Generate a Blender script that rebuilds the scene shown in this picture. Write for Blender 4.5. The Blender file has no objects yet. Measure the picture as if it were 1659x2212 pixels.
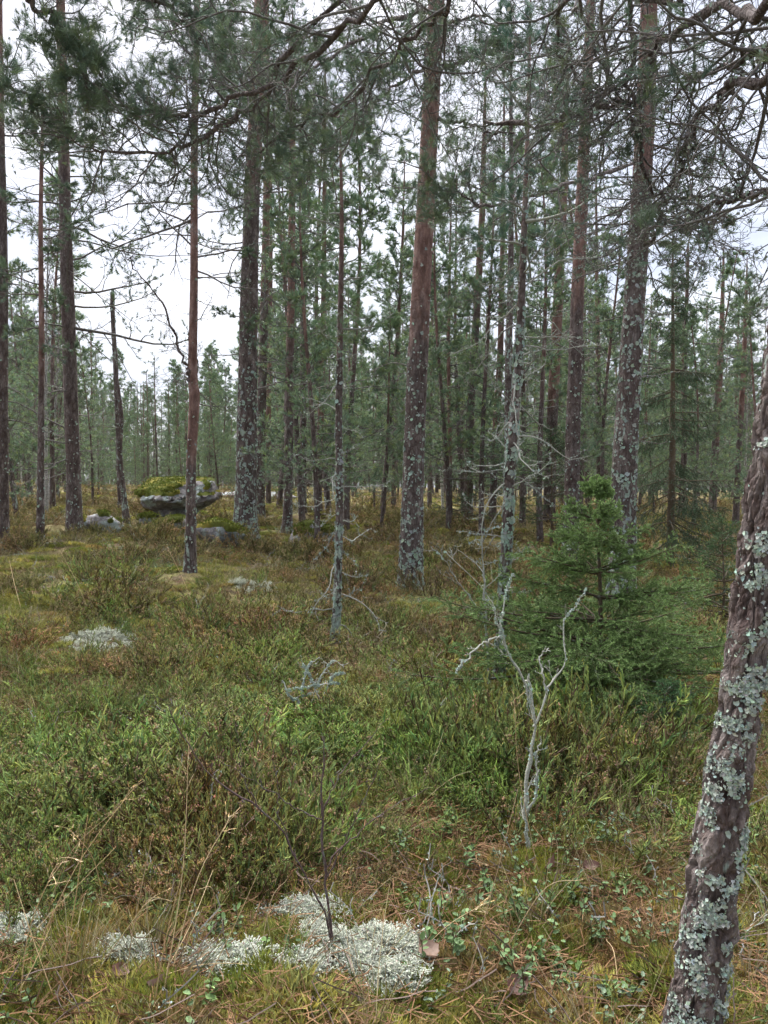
import bpy, math
import numpy as np

# ------------------------------------------------------------------ camera, sky, sun, exposure
sc = bpy.context.scene
COL = sc.collection
EYE = 1.55
FPX, CX, CY = 1661.0, 829.5, 1106.0          # photograph measured at 1659 x 2212
PITCH = math.atan(51.0 / FPX)
cam_d = bpy.data.cameras.new('camera')
cam_d.sensor_fit = 'VERTICAL'
cam_d.sensor_height = 24.0
cam_d.lens = 24.0 * FPX / 2212.0
cam_d.clip_start, cam_d.clip_end = 0.05, 1500.0
cam = bpy.data.objects.new('camera', cam_d)
cam.location = (0, 0, EYE)
cam.rotation_euler = (math.pi / 2 - PITCH, 0, 0)
COL.objects.link(cam)
sc.camera = cam

SUN_EL, SUN_AZ = math.radians(55.0), math.radians(-17.0)      # azimuth from +Y, negative = towards -X
world = bpy.data.worlds.new('World')
sc.world = world
world.use_nodes = True
wn, wl = world.node_tree.nodes, world.node_tree.links
wn.clear()
w_out = wn.new('ShaderNodeOutputWorld')
w_bg = wn.new('ShaderNodeBackground')
w_bg.inputs['Strength'].default_value = 0.05
w_sky = wn.new('ShaderNodeTexSky')
w_sky.sky_type = 'NISHITA'
w_sky.sun_disc = False
w_sky.sun_elevation = SUN_EL
w_sky.sun_rotation = SUN_AZ
w_sky.air_density, w_sky.dust_density, w_sky.ozone_density = 1.0, 4.0, 1.0
w_tc = wn.new('ShaderNodeTexCoord')
w_map = wn.new('ShaderNodeMapping')
w_map.inputs['Scale'].default_value = (1.6, 1.6, 4.5)
w_noise = wn.new('ShaderNodeTexNoise')
w_noise.inputs['Scale'].default_value = 2.2
w_noise.inputs['Detail'].default_value = 6.0
w_noise.inputs['Roughness'].default_value = 0.55
w_ramp = wn.new('ShaderNodeValToRGB')
w_ramp.color_ramp.elements[0].position, w_ramp.color_ramp.elements[0].color = 0.33, (1.15, 1.27, 1.66, 1)
w_ramp.color_ramp.elements[1].position, w_ramp.color_ramp.elements[1].color = 0.66, (2.05, 2.1, 2.25, 1)
w_mix = wn.new('ShaderNodeMixRGB')
w_mix.inputs['Fac'].default_value = 0.88                      # thin closed cloud over the blue
wl.new(w_tc.outputs['Generated'], w_map.inputs['Vector'])
wl.new(w_map.outputs['Vector'], w_noise.inputs['Vector'])
wl.new(w_noise.outputs['Fac'], w_ramp.inputs['Fac'])
wl.new(w_sky.outputs['Color'], w_mix.inputs['Color1'])
wl.new(w_ramp.outputs['Color'], w_mix.inputs['Color2'])
wl.new(w_mix.outputs['Color'], w_bg.inputs['Color'])
wl.new(w_bg.outputs['Background'], w_out.inputs['Surface'])

sun_d = bpy.data.lights.new('sun', 'SUN')
sun_d.energy = 1.5
sun_d.angle = math.radians(85)
sun_d.color = (1.0, 0.985, 0.965)
sun = bpy.data.objects.new('sun', sun_d)
sun.location = (0, 0, 40)
sun.rotation_euler = (math.pi / 2 - SUN_EL, 0, math.pi - SUN_AZ)
COL.objects.link(sun)
# light travels along local -Z: rotate so that it comes from azimuth SUN_AZ, elevation SUN_EL
import mathutils
sd = mathutils.Vector((math.sin(SUN_AZ) * math.cos(SUN_EL), math.cos(SUN_AZ) * math.cos(SUN_EL), math.sin(SUN_EL)))
sun.rotation_euler = sd.to_track_quat('Z', 'Y').to_euler()

sc.view_settings.view_transform = 'Standard'
sc.view_settings.look = 'None'
sc.view_settings.gamma = 1.0
sc.view_settings.use_curve_mapping = False
sc.view_settings.exposure = 3.35
sc.render.engine = 'CYCLES'
sc.cycles.max_bounces = 4
sc.cycles.diffuse_bounces = 3
sc.cycles.glossy_bounces = 2
sc.cycles.transmission_bounces = 3
sc.cycles.transparent_max_bounces = 4
sc.cycles.use_adaptive_sampling = True
sc.cycles.use_light_tree = False
sc.cycles.adaptive_threshold = 0.03
sc.cycles.use_denoising = True
sc.cycles.denoiser = 'OPENIMAGEDENOISE'
sc.cycles.denoising_input_passes = 'RGB_ALBEDO_NORMAL'

# ------------------------------------------------------------------ small maths helpers
def rs(seed): return np.random.default_rng(seed)
def nrm(a): return a / np.maximum(np.linalg.norm(a, axis=-1, keepdims=True), 1e-9)
def P(px, py, d):
    """a point of the place: photograph pixel (1659 wide) at forward distance d metres"""
    a, b = (px - CX) / FPX, (CY - py) / FPX
    cp, sp = math.cos(PITCH), math.sin(PITCH)
    y, z = cp + b * sp, -sp + b * cp
    return np.array([a * d / y, d, EYE + z * d / y])
def project(p):
    p = np.asarray(p, float)
    cp, sp = math.cos(PITCH), math.sin(PITCH)
    x, y, z = p[..., 0], p[..., 1], p[..., 2] - EYE
    f, u = y * cp - z * sp, y * sp + z * cp
    return CX + FPX * x / f, CY - FPX * u / f

def _hash(ix, iy, iz, s):
    h = (ix * 374761393 + iy * 668265263 + iz * 2147483647 + s * 974634777) & 0xffffffff
    h = ((h ^ (h >> 13)) * 1274126177) & 0xffffffff
    return ((h ^ (h >> 16)) & 0xffff) / 65535.0
def vnoise(p, s=0):
    p = np.asarray(p, float)
    if p.shape[-1] == 2: p = np.concatenate([p, np.zeros(p.shape[:-1] + (1,))], -1)
    i = np.floor(p).astype(np.int64); f = p - i; f = f * f * (3 - 2 * f)
    r = 0
    for dx in (0, 1):
        for dy in (0, 1):
            for dz in (0, 1):
                w = (f[..., 0] if dx else 1 - f[..., 0]) * (f[..., 1] if dy else 1 - f[..., 1]) * (f[..., 2] if dz else 1 - f[..., 2])
                r = r + w * _hash(i[..., 0] + dx, i[..., 1] + dy, i[..., 2] + dz, s)
    return r
def fbm(p, s=0, o=4):
    r, a, t = 0, 0.5, 0
    p = np.asarray(p, float)
    for k in range(o):
        r = r + a * vnoise(p * 2 ** k, s + k); t += a; a *= 0.5
    return r / t

# ------------------------------------------------------------------ mesh builder
class MB:
    def __init__(self): self.v, self.t, self.q, self.c, self.u, self.n = [], [], [], [], [], 0
    def add(self, v, tris=None, quads=None, col=(0, 0, 0), buv=None):
        v = np.asarray(v, np.float32).reshape(-1, 3)
        if not len(v): return
        self.v.append(v)
        if tris is not None and len(tris): self.t.append(np.asarray(tris, np.int64).reshape(-1, 3) + self.n)
        if quads is not None and len(quads): self.q.append(np.asarray(quads, np.int64).reshape(-1, 4) + self.n)
        c = np.empty((len(v), 4), np.float32); c[:, 3] = 1
        c[:, :3] = np.asarray(col, np.float32)
        self.c.append(c)
        self.u.append(np.asarray(buv, np.float32) if buv is not None else v)
        self.n += len(v)
    def mesh(self, name, mat, smooth=True, offset=None):
        me = bpy.data.meshes.new(name)
        v = np.concatenate(self.v) if self.v else np.zeros((0, 3), np.float32)
        if offset is not None: v = v - np.asarray(offset, np.float32)
        t = np.concatenate(self.t) if self.t else np.zeros((0, 3), np.int64)
        q = np.concatenate(self.q) if self.q else np.zeros((0, 4), np.int64)
        me.vertices.add(len(v)); me.vertices.foreach_set('co', v.astype(np.float32).ravel())
        loops = np.concatenate([t.ravel(), q.ravel()]).astype(np.int32)
        me.loops.add(len(loops)); me.loops.foreach_set('vertex_index', loops)
        start = np.concatenate([np.arange(len(t)) * 3, len(t) * 3 + np.arange(len(q)) * 4]).astype(np.int32)
        me.polygons.add(len(start)); me.polygons.foreach_set('loop_start', start)
        me.update(calc_edges=True)
        if self.v:
            a = me.attributes.new('col', 'FLOAT_COLOR', 'POINT'); a.data.foreach_set('color', np.concatenate(self.c).ravel())
            b = me.attributes.new('buv', 'FLOAT_VECTOR', 'POINT'); b.data.foreach_set('vector', np.concatenate(self.u).ravel())
        me.shade_smooth() if smooth else me.shade_flat()
        if mat: me.materials.append(mat)
        return me

def link(name, data, parent=None, loc=None):
    o = bpy.data.objects.new(name, data)
    COL.objects.link(o)
    if parent is not None: o.parent = parent
    if loc is not None: o.location = loc
    return o
def tag(o, label=None, cat=None, group=None, kind=None):
    for k, x in (('label', label), ('category', cat), ('group', group), ('kind', kind)):
        if x: o[k] = x
    return o
def empty(name, loc, label, cat, group=None):
    o = bpy.data.objects.new(name, None)
    o.empty_display_size = 0.1
    COL.objects.link(o); o.location = loc
    return tag(o, label, cat, group)

def tubes(mb, Pp, R, k=4, col=(0, 0, 0), cap=False):
    """a batch of tubes: Pp (m,n,3), R (m,n)"""
    Pp = np.asarray(Pp, float)
    if Pp.ndim == 2: Pp, R = Pp[None], np.asarray(R, float)[None]
    m, n, _ = Pp.shape
    if m == 0: return
    T = nrm(np.gradient(Pp, axis=1))
    mt = nrm(Pp[:, -1] - Pp[:, 0])
    ref = np.where(np.abs(mt[:, 2:3]) > 0.8, np.array([[1.0, 0.13, 0]]), np.array([[0, 0.07, 1.0]]))
    A = nrm(np.cross(T, ref[:, None, :])); B = np.cross(T, A)
    th = np.arange(k) * 2 * math.pi / k
    V = Pp[:, :, None, :] + R[:, :, None, None] * (np.cos(th)[None, None, :, None] * A[:, :, None, :] + np.sin(th)[None, None, :, None] * B[:, :, None, :])
    base = (np.arange(m) * n * k)[:, None, None] + (np.arange(n - 1) * k)[None, :, None]
    j = np.arange(k)[None, None, :]; j2 = (j + 1) % k
    Q = np.stack([base + j, base + j2, base + k + j2, base + k + j], -1).reshape(-1, 4)
    c = np.asarray(col, float)
    if c.ndim == 2: c = np.repeat(c, n * k, axis=0)
    elif c.ndim == 3: c = np.repeat(c.reshape(-1, 3), k, axis=0)
    mb.add(V.reshape(-1, 3), quads=Q, col=c)

def walk(S, D, L, n, wig, grav, r, gcurve=0.0):
    S, D, L = np.asarray(S, float), nrm(np.asarray(D, float)), np.asarray(L, float)
    out, p, d = [S], S, D
    for i in range(n):
        d = d + wig * r.normal(size=d.shape)
        d[:, 2] += grav + gcurve * i / n
        d = nrm(d); p = p + d * (L / n)[:, None]
        out.append(p)
    return np.stack(out, 1)

def spawn(Pp, per, t0, t1, ang, r, flat=0.6, jit=0.25):
    m, n, _ = Pp.shape
    t = t0 + (t1 - t0) * (np.arange(per)[None, :] + r.random((m, per))) / per
    x = np.clip(t * (n - 1), 0, n - 1.001); i = x.astype(int); f = (x - i)[..., None]
    mi = np.arange(m)[:, None]
    a, b = Pp[mi, i], Pp[mi, i + 1]
    S = a + (b - a) * f; T = nrm(b - a)
    rv = r.normal(size=S.shape); rv[..., 2] *= flat
    pr = nrm(rv - (rv * T).sum(-1, keepdims=True) * T)
    an = ang + jit * r.normal(size=t.shape)
    D = T * np.cos(an)[..., None] + pr * np.sin(an)[..., None]
    return S.reshape(-1, 3), D.reshape(-1, 3), t.reshape(-1), np.repeat(np.arange(m), per)

def needles(mb, pos, dr, cnt, ln, wd, spread, r, base, back=0.05, var=0.25):
    """needle tufts: a thin triangle for each needle"""
    m = len(pos)
    if m == 0: return
    tv = 1 + var * r.normal(size=(m, 1, 1)); yel = np.clip(r.normal(size=(m, 1, 1)) * 0.12, -0.15, 0.3)
    d = nrm(dr)[:, None, :]
    q = r.normal(size=(m, cnt, 3)); q = nrm(q - (q * d).sum(-1, keepdims=True) * d)
    an = spread * (0.35 + 0.75 * r.random((m, cnt, 1)))
    nd = d * np.cos(an) + q * np.sin(an)
    b = pos[:, None, :] - d * (back * r.random((m, cnt, 1)))
    l = ln * (0.75 + 0.4 * r.random((m, cnt, 1)))
    side = nrm(np.cross(nd, r.normal(size=(m, cnt, 3)))) * wd * 0.5
    V = np.stack([b - side, b + side, b + nd * l], 2).reshape(-1, 3)
    c = np.asarray(base, float)[None, None, :] * np.clip(tv, 0.45, 1.7) * np.concatenate([1 + yel, 1 + 0.4 * yel, 1 - yel], -1)
    c = np.repeat(np.repeat(c, cnt, 1).reshape(-1, 3), 3, axis=0)
    mb.add(V, tris=np.arange(len(V)).reshape(-1, 3), col=c)

LICH = np.array((0.36, 0.43, 0.37))
def flakes(mb, pos, nm, size, r, base=LICH, lift=0.45):
    """ruffled lichen lobes standing off a surface"""
    m = len(pos)
    if m == 0: return
    nm = nrm(np.asarray(nm, float)); size = np.broadcast_to(np.asarray(size, float), (m,))
    a = nrm(np.cross(nm, nrm(r.normal(size=(m, 3))))); b = np.cross(nm, a)
    k = 7
    th = (np.arange(k) + 0.5 * r.random((m, k))) * 2 * math.pi / k
    rad = size[:, None] * (0.45 + 0.75 * r.random((m, k)))
    hi = size[:, None] * lift * r.random((m, k)) + 0.1 * size[:, None]
    ring = pos[:, None, :] + a[:, None, :] * (rad * np.cos(th))[..., None] + b[:, None, :] * (rad * np.sin(th))[..., None] + nm[:, None, :] * hi[..., None]
    V = np.concatenate([pos[:, None, :] + nm[:, None, :] * 0.001, ring], 1)
    j = np.arange(k); T = np.stack([np.zeros(k, int), 1 + j, 1 + (j + 1) % k], -1)
    T = (np.arange(m)[:, None, None] * (k + 1) + T[None]).reshape(-1, 3)
    c = base[None, :] * (0.75 + 0.5 * r.random((m, 1))) * (1 + 0.06 * r.normal(size=(m, 3)))
    mb.add(V.reshape(-1, 3), tris=T, col=np.repeat(c, k + 1, axis=0))

def spline(pts, n):
    """Catmull-Rom through rows of pts, resampled to n rows"""
    p = np.asarray(pts, float)
    if len(p) < 3:
        t = np.linspace(0, 1, n)[:, None]; return p[0] * (1 - t) + p[-1] * t
    q = np.vstack([2 * p[0] - p[1], p, 2 * p[-1] - p[-2]])
    x = np.linspace(0, len(p) - 1, n); i = np.minimum(x.astype(int), len(p) - 2); t = (x - i)[:, None]
    a, b, c, d = q[i], q[i + 1], q[i + 2], q[i + 3]
    return 0.5 * (2 * b + (c - a) * t + (2 * a - 5 * b + 4 * c - d) * t ** 2 + (3 * b - a - 3 * c + d) * t ** 3)

# ------------------------------------------------------------------ materials (all procedural)
class NT:
    def __init__(self, name):
        self.m = bpy.data.materials.new(name); self.m.use_nodes = True
        self.n, self.l = self.m.node_tree.nodes, self.m.node_tree.links
        self.n.clear(); self.out = self.n.new('ShaderNodeOutputMaterial')
    def new(self, t, **kw):
        o = self.n.new('ShaderNode' + t)
        for k, v in kw.items():
            if k in o.inputs.keys():
                if hasattr(v, 'is_output') or isinstance(v, bpy.types.NodeSocket): self.l.new(v, o.inputs[k])
                else: o.inputs[k].default_value = v
            else: setattr(o, k, v)
        return o
    def attr(self, name): return self.new('Attribute', attribute_name=name)
    def noise(self, vec, scale, detail=4, rough=0.6):
        o = self.new('TexNoise'); o.inputs['Scale'].default_value = scale; o.inputs['Detail'].default_value = detail
        o.inputs['Roughness'].default_value = rough
        self.l.new(vec, o.inputs['Vector']); return o.outputs['Fac']
    def ramp(self, fac, stops):
        o = self.new('ValToRGB'); self.l.new(fac, o.inputs['Fac']); e = o.color_ramp.elements
        while len(e) < len(stops): e.new(0.5)
        for i, (p, c) in enumerate(stops):
            e[i].position = p
            e[i].color = (c, c, c, 1) if isinstance(c, (int, float)) else tuple(c) + (1,)
        return o.outputs['Color']
    def mix(self, fac, a, b, mode='MIX'):
        o = self.new('MixRGB', blend_type=mode)
        for k, x in (('Fac', fac), ('Color1', a), ('Color2', b)):
            if isinstance(x, bpy.types.NodeSocket): self.l.new(x, o.inputs[k])
            elif isinstance(x, (int, float)): o.inputs[k].default_value = x if k == 'Fac' else (x, x, x, 1)
            else: o.inputs[k].default_value = tuple(x) + (1,)
        return o.outputs['Color']
    def math(self, op, a, b=0.0, clamp=False):
        o = self.new('Math', operation=op, use_clamp=clamp)
        for k, x in ((0, a), (1, b)):
            if isinstance(x, bpy.types.NodeSocket): self.l.new(x, o.inputs[k])
            else: o.inputs[k].default_value = x
        return o.outputs[0]
    def bump(self, h, dist, strength=0.6):
        o = self.new('Bump'); o.inputs['Strength'].default_value = strength; o.inputs['Distance'].default_value = dist
        self.l.new(h, o.inputs['Height']); return o.outputs['Normal']
    def surf(self, color, rough=0.85, normal=None, trans=0.0, spec=0.25):
        b = self.new('BsdfPrincipled'); b.inputs['Roughness'].default_value = rough
        b.inputs['Specular IOR Level'].default_value = spec
        if isinstance(color, bpy.types.NodeSocket): self.l.new(color, b.inputs['Base Color'])
        else: b.inputs['Base Color'].default_value = tuple(color) + (1,)
        if normal is not None: self.l.new(normal, b.inputs['Normal'])
        s = b.outputs[0]
        if trans:
            t = self.new('BsdfTranslucent')
            if isinstance(color, bpy.types.NodeSocket): self.l.new(color, t.inputs['Color'])
            else: t.inputs['Color'].default_value = tuple(color) + (1,)
            x = self.new('MixShader'); x.inputs[0].default_value = trans
            self.l.new(s, x.inputs[1]); self.l.new(t.outputs[0], x.inputs[2]); s = x.outputs[0]
        self.l.new(s, self.out.inputs['Surface'])
        return self.m

def mat_bark():
    """col.r: 0 grey plated bark -> 1 orange flaking bark, col.g: crusty lichen, col.b: tint of the plate"""
    t = NT('pine_bark')
    a = t.attr('col'); sep = t.new('SeparateColor', Color=a.outputs['Color'])
    uv = t.attr('buv').outputs['Vector']
    n1 = t.noise(uv, 14, 6, 0.65); n2 = t.noise(uv, 55, 5, 0.7); n3 = t.noise(uv, 4, 3, 0.5); n4 = t.noise(uv, 190, 4, 0.7)
    vo = t.new('TexVoronoi', feature='DISTANCE_TO_EDGE'); vo.inputs['Scale'].default_value = 26
    wob = t.mix(0.12, uv, t.new('TexNoise', Vector=uv, Scale=9.0).outputs['Color'])
    t.l.new(wob, vo.inputs['Vector'])
    edge = t.ramp(vo.outputs['Distance'], [(0.0, 0.0), (0.16, 1.0)])
    grey = t.ramp(n1, [(0.3, (0.062, 0.051, 0.049)), (0.5, (0.134, 0.116, 0.108)), (0.7, (0.245, 0.218, 0.205))])
    grey = t.mix(t.ramp(n3, [(0.5, 0.0), (0.75, 0.4)]), grey, (0.115, 0.072, 0.064))
    grey = t.mix(t.ramp(n2, [(0.35, 0.5), (0.6, 0.0)]), grey, (0.055, 0.036, 0.030))
    grey = t.mix(t.math('MULTIPLY', t.math('SUBTRACT', 1.0, edge), 0.65), grey, (0.048, 0.03, 0.026))
    oran = t.ramp(n1, [(0.3, (0.10, 0.060, 0.050)), (0.52, (0.185, 0.112, 0.092)), (0.72, (0.28, 0.20, 0.178))])
    oran = t.mix(t.ramp(n2, [(0.38, 0.55), (0.5, 0.0)]), oran, (0.12, 0.066, 0.055))
    up = t.math('ADD', sep.outputs[0], t.math('MULTIPLY', t.math('MULTIPLY', t.math('SUBTRACT', n3, 0.5), 1.2), t.math('MINIMUM', 1.0, t.math('MULTIPLY', sep.outputs[0], 4.0))))
    up = t.ramp(up, [(0.28, 0.0), (0.70, 0.85)])
    base = t.mix(up, grey, oran)
    base = t.mix(0.8, base, t.mix(1.0, base, t.ramp(sep.outputs[2], [(0.1, (0.62, 0.51, 0.48)), (0.45, (0.97, 0.93, 0.94)), (0.9, (1.55, 1.5, 1.47))]), 'MULTIPLY'))
    base = t.mix(1.0, base, t.ramp(n4, [(0.3, 0.62), (0.7, 1.38)]), 'MULTIPLY')
    lv = t.new('TexVoronoi', feature='F1'); lv.inputs['Scale'].default_value = 22
    t.l.new(wob, lv.inputs['Vector'])
    lf = t.math('ADD', t.math('MULTIPLY', t.noise(uv, 8, 5, 0.72), 1.0), t.math('MULTIPLY', sep.outputs[1], 0.225))
    lf = t.math('SUBTRACT', lf, t.math('MULTIPLY', lv.outputs['Distance'], 0.35))
    lm = t.ramp(lf, [(0.60, 0.0), (0.68, 1.0)])
    lcol = t.ramp(n2, [(0.3, (0.17, 0.215, 0.185)), (0.65, (0.40, 0.47, 0.41))])
    base = t.mix(t.math('MULTIPLY', lm, t.math('GREATER_THAN', sep.outputs[1], 0.03)), base, lcol)
    h = t.math('ADD', t.math('MULTIPLY', edge, 0.6), t.math('ADD', t.math('MULTIPLY', n1, 0.7), t.math('ADD', t.math('MULTIPLY', n4, 0.22), t.math('MULTIPLY', n2, 0.5))))
    h = t.math('ADD', h, t.math('MULTIPLY', lm, 0.25))
    return t.surf(base, 0.9, t.bump(h, 0.012, 0.9), spec=0.15)
def mat_twig():
    """col.rgb: wood colour; lichen crust comes with the noise where alpha-like blue is raised"""
    t = NT('twig_wood')
    a = t.attr('col').outputs['Color']
    tc = t.new('TexCoord').outputs['Object']
    n = t.noise(tc, 22, 4, 0.7); n2 = t.noise(tc, 140, 3, 0.7)
    base = t.mix(1.0, a, t.ramp(n2, [(0.3, 0.55), (0.7, 1.45)]), 'MULTIPLY')
    base = t.mix(t.ramp(n, [(0.55, 0.0), (0.66, 0.8)]), base, (0.20, 0.235, 0.205))
    return t.surf(base, 0.9, t.bump(n2, 0.004, 0.6), spec=0.15)
def mat_col(name, rough=0.75, trans=0.0, spec=0.25, inst=0.0, nscale=0, nlo=0.7, nhi=1.3, patch=False):
    t = NT(name)
    c = t.attr('col').outputs['Color']
    if nscale:
        c = t.mix(1.0, c, t.ramp(t.noise(t.new('TexCoord').outputs['Object'], nscale, 4, 0.65), [(0.3, nlo), (0.7, nhi)]), 'MULTIPLY')
    if inst:
        rnd = t.new('ObjectInfo').outputs['Random']
        c = t.mix(inst, c, t.mix(1.0, c, t.ramp(rnd, [(0.0, (0.55, 0.5, 0.5)), (0.35, (0.9, 0.95, 0.8)), (0.7, (1.15, 1.1, 0.95)), (1.0, (1.55, 1.35, 1.1))]), 'MULTIPLY'))
    if patch:      # stands of fresher and of browner plants
        g = t.new('NewGeometry').outputs['Position']
        c = t.mix(1.0, c, t.ramp(t.noise(g, 1.5, 3, 0.6), [(0.35, (1.12, 0.92, 0.88)), (0.5, (0.98, 1.0, 0.95)), (0.65, (0.95, 1.15, 0.85))]), 'MULTIPLY')
        c = t.mix(1.0, c, t.ramp(t.noise(g, 4.0, 3, 0.6), [(0.35, 0.72), (0.65, 1.3)]), 'MULTIPLY')
    return t.surf(c, rough, None, trans, spec)
def mat_ground():
    t = NT('forest_floor')
    g = t.new('NewGeometry').outputs['Position']
    a = t.noise(g, 0.55, 5, 0.6); b = t.noise(g, 2.6, 6, 0.7); c = t.noise(g, 16, 6, 0.75); d = t.noise(g, 70, 4, 0.75)
    soil = t.ramp(c, [(0.3, (0.036, 0.023, 0.017)), (0.5, (0.095, 0.062, 0.042)), (0.7, (0.20, 0.14, 0.09))])
    moss = t.ramp(c, [(0.3, (0.09, 0.095, 0.028)), (0.5, (0.19, 0.185, 0.055)), (0.72, (0.33, 0.30, 0.12))])
    heath = t.ramp(c, [(0.3, (0.075, 0.06, 0.032)), (0.5, (0.165, 0.125, 0.065)), (0.72, (0.28, 0.215, 0.13))])
    m = t.mix(t.ramp(b, [(0.42, 0.0), (0.56, 1.0)]), soil, moss)
    m = t.mix(t.ramp(a, [(0.45, 0.0), (0.6, 0.85)]), m, heath)
    m = t.mix(1.0, m, t.ramp(d, [(0.25, 0.45), (0.7, 1.5)]), 'MULTIPLY')
    h = t.math('ADD', t.math('MULTIPLY', c, 0.7), t.math('MULTIPLY', d, 0.4))
    return t.surf(m, 0.95, t.bump(h, 0.05, 1.0), spec=0.1)
def mat_rock():
    t = NT('granite')
    g = t.new('TexCoord').outputs['Object']
    a = t.noise(g, 3.0, 6, 0.65); b = t.noise(g, 12, 6, 0.7); c = t.noise(g, 60, 4, 0.75); e = t.noise(g, 1.7, 3, 0.5)
    base = t.ramp(b, [(0.3, (0.075, 0.069, 0.069)), (0.5, (0.165, 0.153, 0.152)), (0.7, (0.29, 0.272, 0.268))])
    base = t.mix(t.ramp(a, [(0.5, 0.0), (0.58, 0.85)]), base, t.ramp(c, [(0.3, (0.15, 0.19, 0.18)), (0.7, (0.38, 0.44, 0.42))]))
    base = t.mix(t.ramp(e, [(0.56, 0.0), (0.66, 0.7)]), base, (0.055, 0.05, 0.045))
    base = t.mix(1.0, base, t.ramp(c, [(0.25, 0.65), (0.75, 1.35)]), 'MULTIPLY')
    return t.surf(base, 0.9, t.bump(t.math('ADD', b, t.math('MULTIPLY', c, 0.5)), 0.03, 0.9), spec=0.2)
M_BARK, M_TWIG = mat_bark(), mat_twig()
M_NEED = mat_col('pine_needles', 0.6, 0.22, 0.3)
M_SPRUCE = mat_col('spruce_needles', 0.6, 0.18, 0.3)
M_LICH = mat_col('grey_lichen', 0.95, 0.1, 0.1)
M_WHITE = mat_col('reindeer_lichen', 0.95, 0.2, 0.1, nscale=40, nlo=0.85, nhi=1.2)
M_PLANT = mat_col('heath_plants', 0.75, 0.25, 0.2, inst=0.6, patch=True)
M_LEAF = mat_col('small_leaves', 0.5, 0.25, 0.35, inst=0.3)
M_MOSS = mat_col('moss', 0.95, 0.2, 0.1, inst=0.4, nscale=25, nlo=0.65, nhi=1.3)
M_STRAW = mat_col('dry_straw', 0.7, 0.25, 0.2, inst=0.3)
M_BIRCH = mat_col('pale_bark', 0.85, 0.0, 0.2, nscale=30, nlo=0.45, nhi=1.25)
M_GROUND, M_ROCK = mat_ground(), mat_rock()

# ------------------------------------------------------------------ the lie of the land
CTRL = []      # (x, y, z) that the ground passes through
for px, py, d in ((0, 1175, 13), (87, 1187, 12.5), (160, 1163, 14), (265, 1120, 17), (410, 1252, 10), (530, 1166, 14), (380, 1128, 17.5),
                  (560, 1118, 18), (620, 1162, 15), (655, 1122, 19), (688, 1132, 19), (725, 1408, 7.4), (885, 1284, 11), (970, 1135, 20),
                  (1060, 1135, 21), (1075, 1505, 5.8), (1190, 1125, 21), (1232, 1235, 14), (1345, 1310, 10), (1445, 1240, 13.5), (1290, 1520, 5.5),
                  (1143, 1872, 3.15), (1570, 1120, 24), (300, 1056, 45), (800, 1070, 48), (1300, 1085, 50), (0, 1058, 40), (1659, 1090, 45),
                  (300, 1095, 25), (1000, 1110, 32)):
    CTRL.append(P(px, py, d))
for x, y, z in ((0, 2, 0), (-2, 2.2, 0.02), (2, 2, -0.02), (0.85, 2.05, -0.06), (-3, 5, 0.03), (0, 4.5, 0), (3.5, 5, 0), (-1.3, 7, 0.08), (-5, 8, 0.2), (5, 9, 0.05),
                (-1.2, 2.6, 0.04), (0, 0, 0), (0, -6, 0), (-8, 0, 0.1), (8, 0, 0), (12, 14, 0.1), (-14, 16, 0.6), (-30, 50, 1.5), (30, 50, 0.9), (0, 80, 1.5),
                (-50, 100, 1.7), (50, 100, 1.2), (0, 130, 1.7)):
    CTRL.append((x, y, z))
CTRL = np.array(CTRL)
def _sp(a):      # compress distance so that far control points act smoothly
    y = np.arcsinh(a[..., 1] / 6.0) * 6.0
    s = y / np.where(np.abs(a[..., 1]) < 1e-3, 1e-3, a[..., 1])
    s = np.clip(s, 0.1, 1)
    return np.stack([a[..., 0] * s, y], -1)
def _ker(a, b):
    d2 = ((a[:, None, :] - b[None, :, :]) ** 2).sum(-1)
    return np.exp(-d2 / (2 * 3.2 ** 2))
_A = _sp(CTRL[:, :2])
def _mean(a): return 0.9 * (1 - np.exp(-np.maximum(a[..., 1] - 6, 0) / 22.0))
_W = np.linalg.solve(_ker(_A, _A) + 0.02 * np.eye(len(CTRL)), CTRL[:, 2] - _mean(CTRL))
def ground_smooth(xy):
    xy = np.asarray(xy, float); s = xy.shape[:-1]; f = xy.reshape(-1, 2)
    z = np.concatenate([_ker(_sp(c), _A) @ _W for c in np.array_split(f, max(1, len(f) // 20000))])
    return (z + _mean(f)).reshape(s)
def ground(xy):
    xy = np.asarray(xy, float)
    d = np.abs(xy[..., 1])
    hum = (fbm(xy * 1.0, 5, 3) - 0.5) * 0.34 + (fbm(xy * 5.0, 9, 3) - 0.5) * 0.07
    mound = np.zeros(xy.shape[:-1])
    for c in CTRL[:21]: mound = mound + 0.085 * np.exp(-((xy[..., 0] - c[0]) ** 2 + (xy[..., 1] - c[1]) ** 2) / (2 * 0.36 ** 2))
    return ground_smooth(xy) + hum * np.clip(0.6 + d * 0.03, 0.6, 1.6) + mound
def gz(x, y): return float(ground(np.array([[x, y]]))[0])

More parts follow.
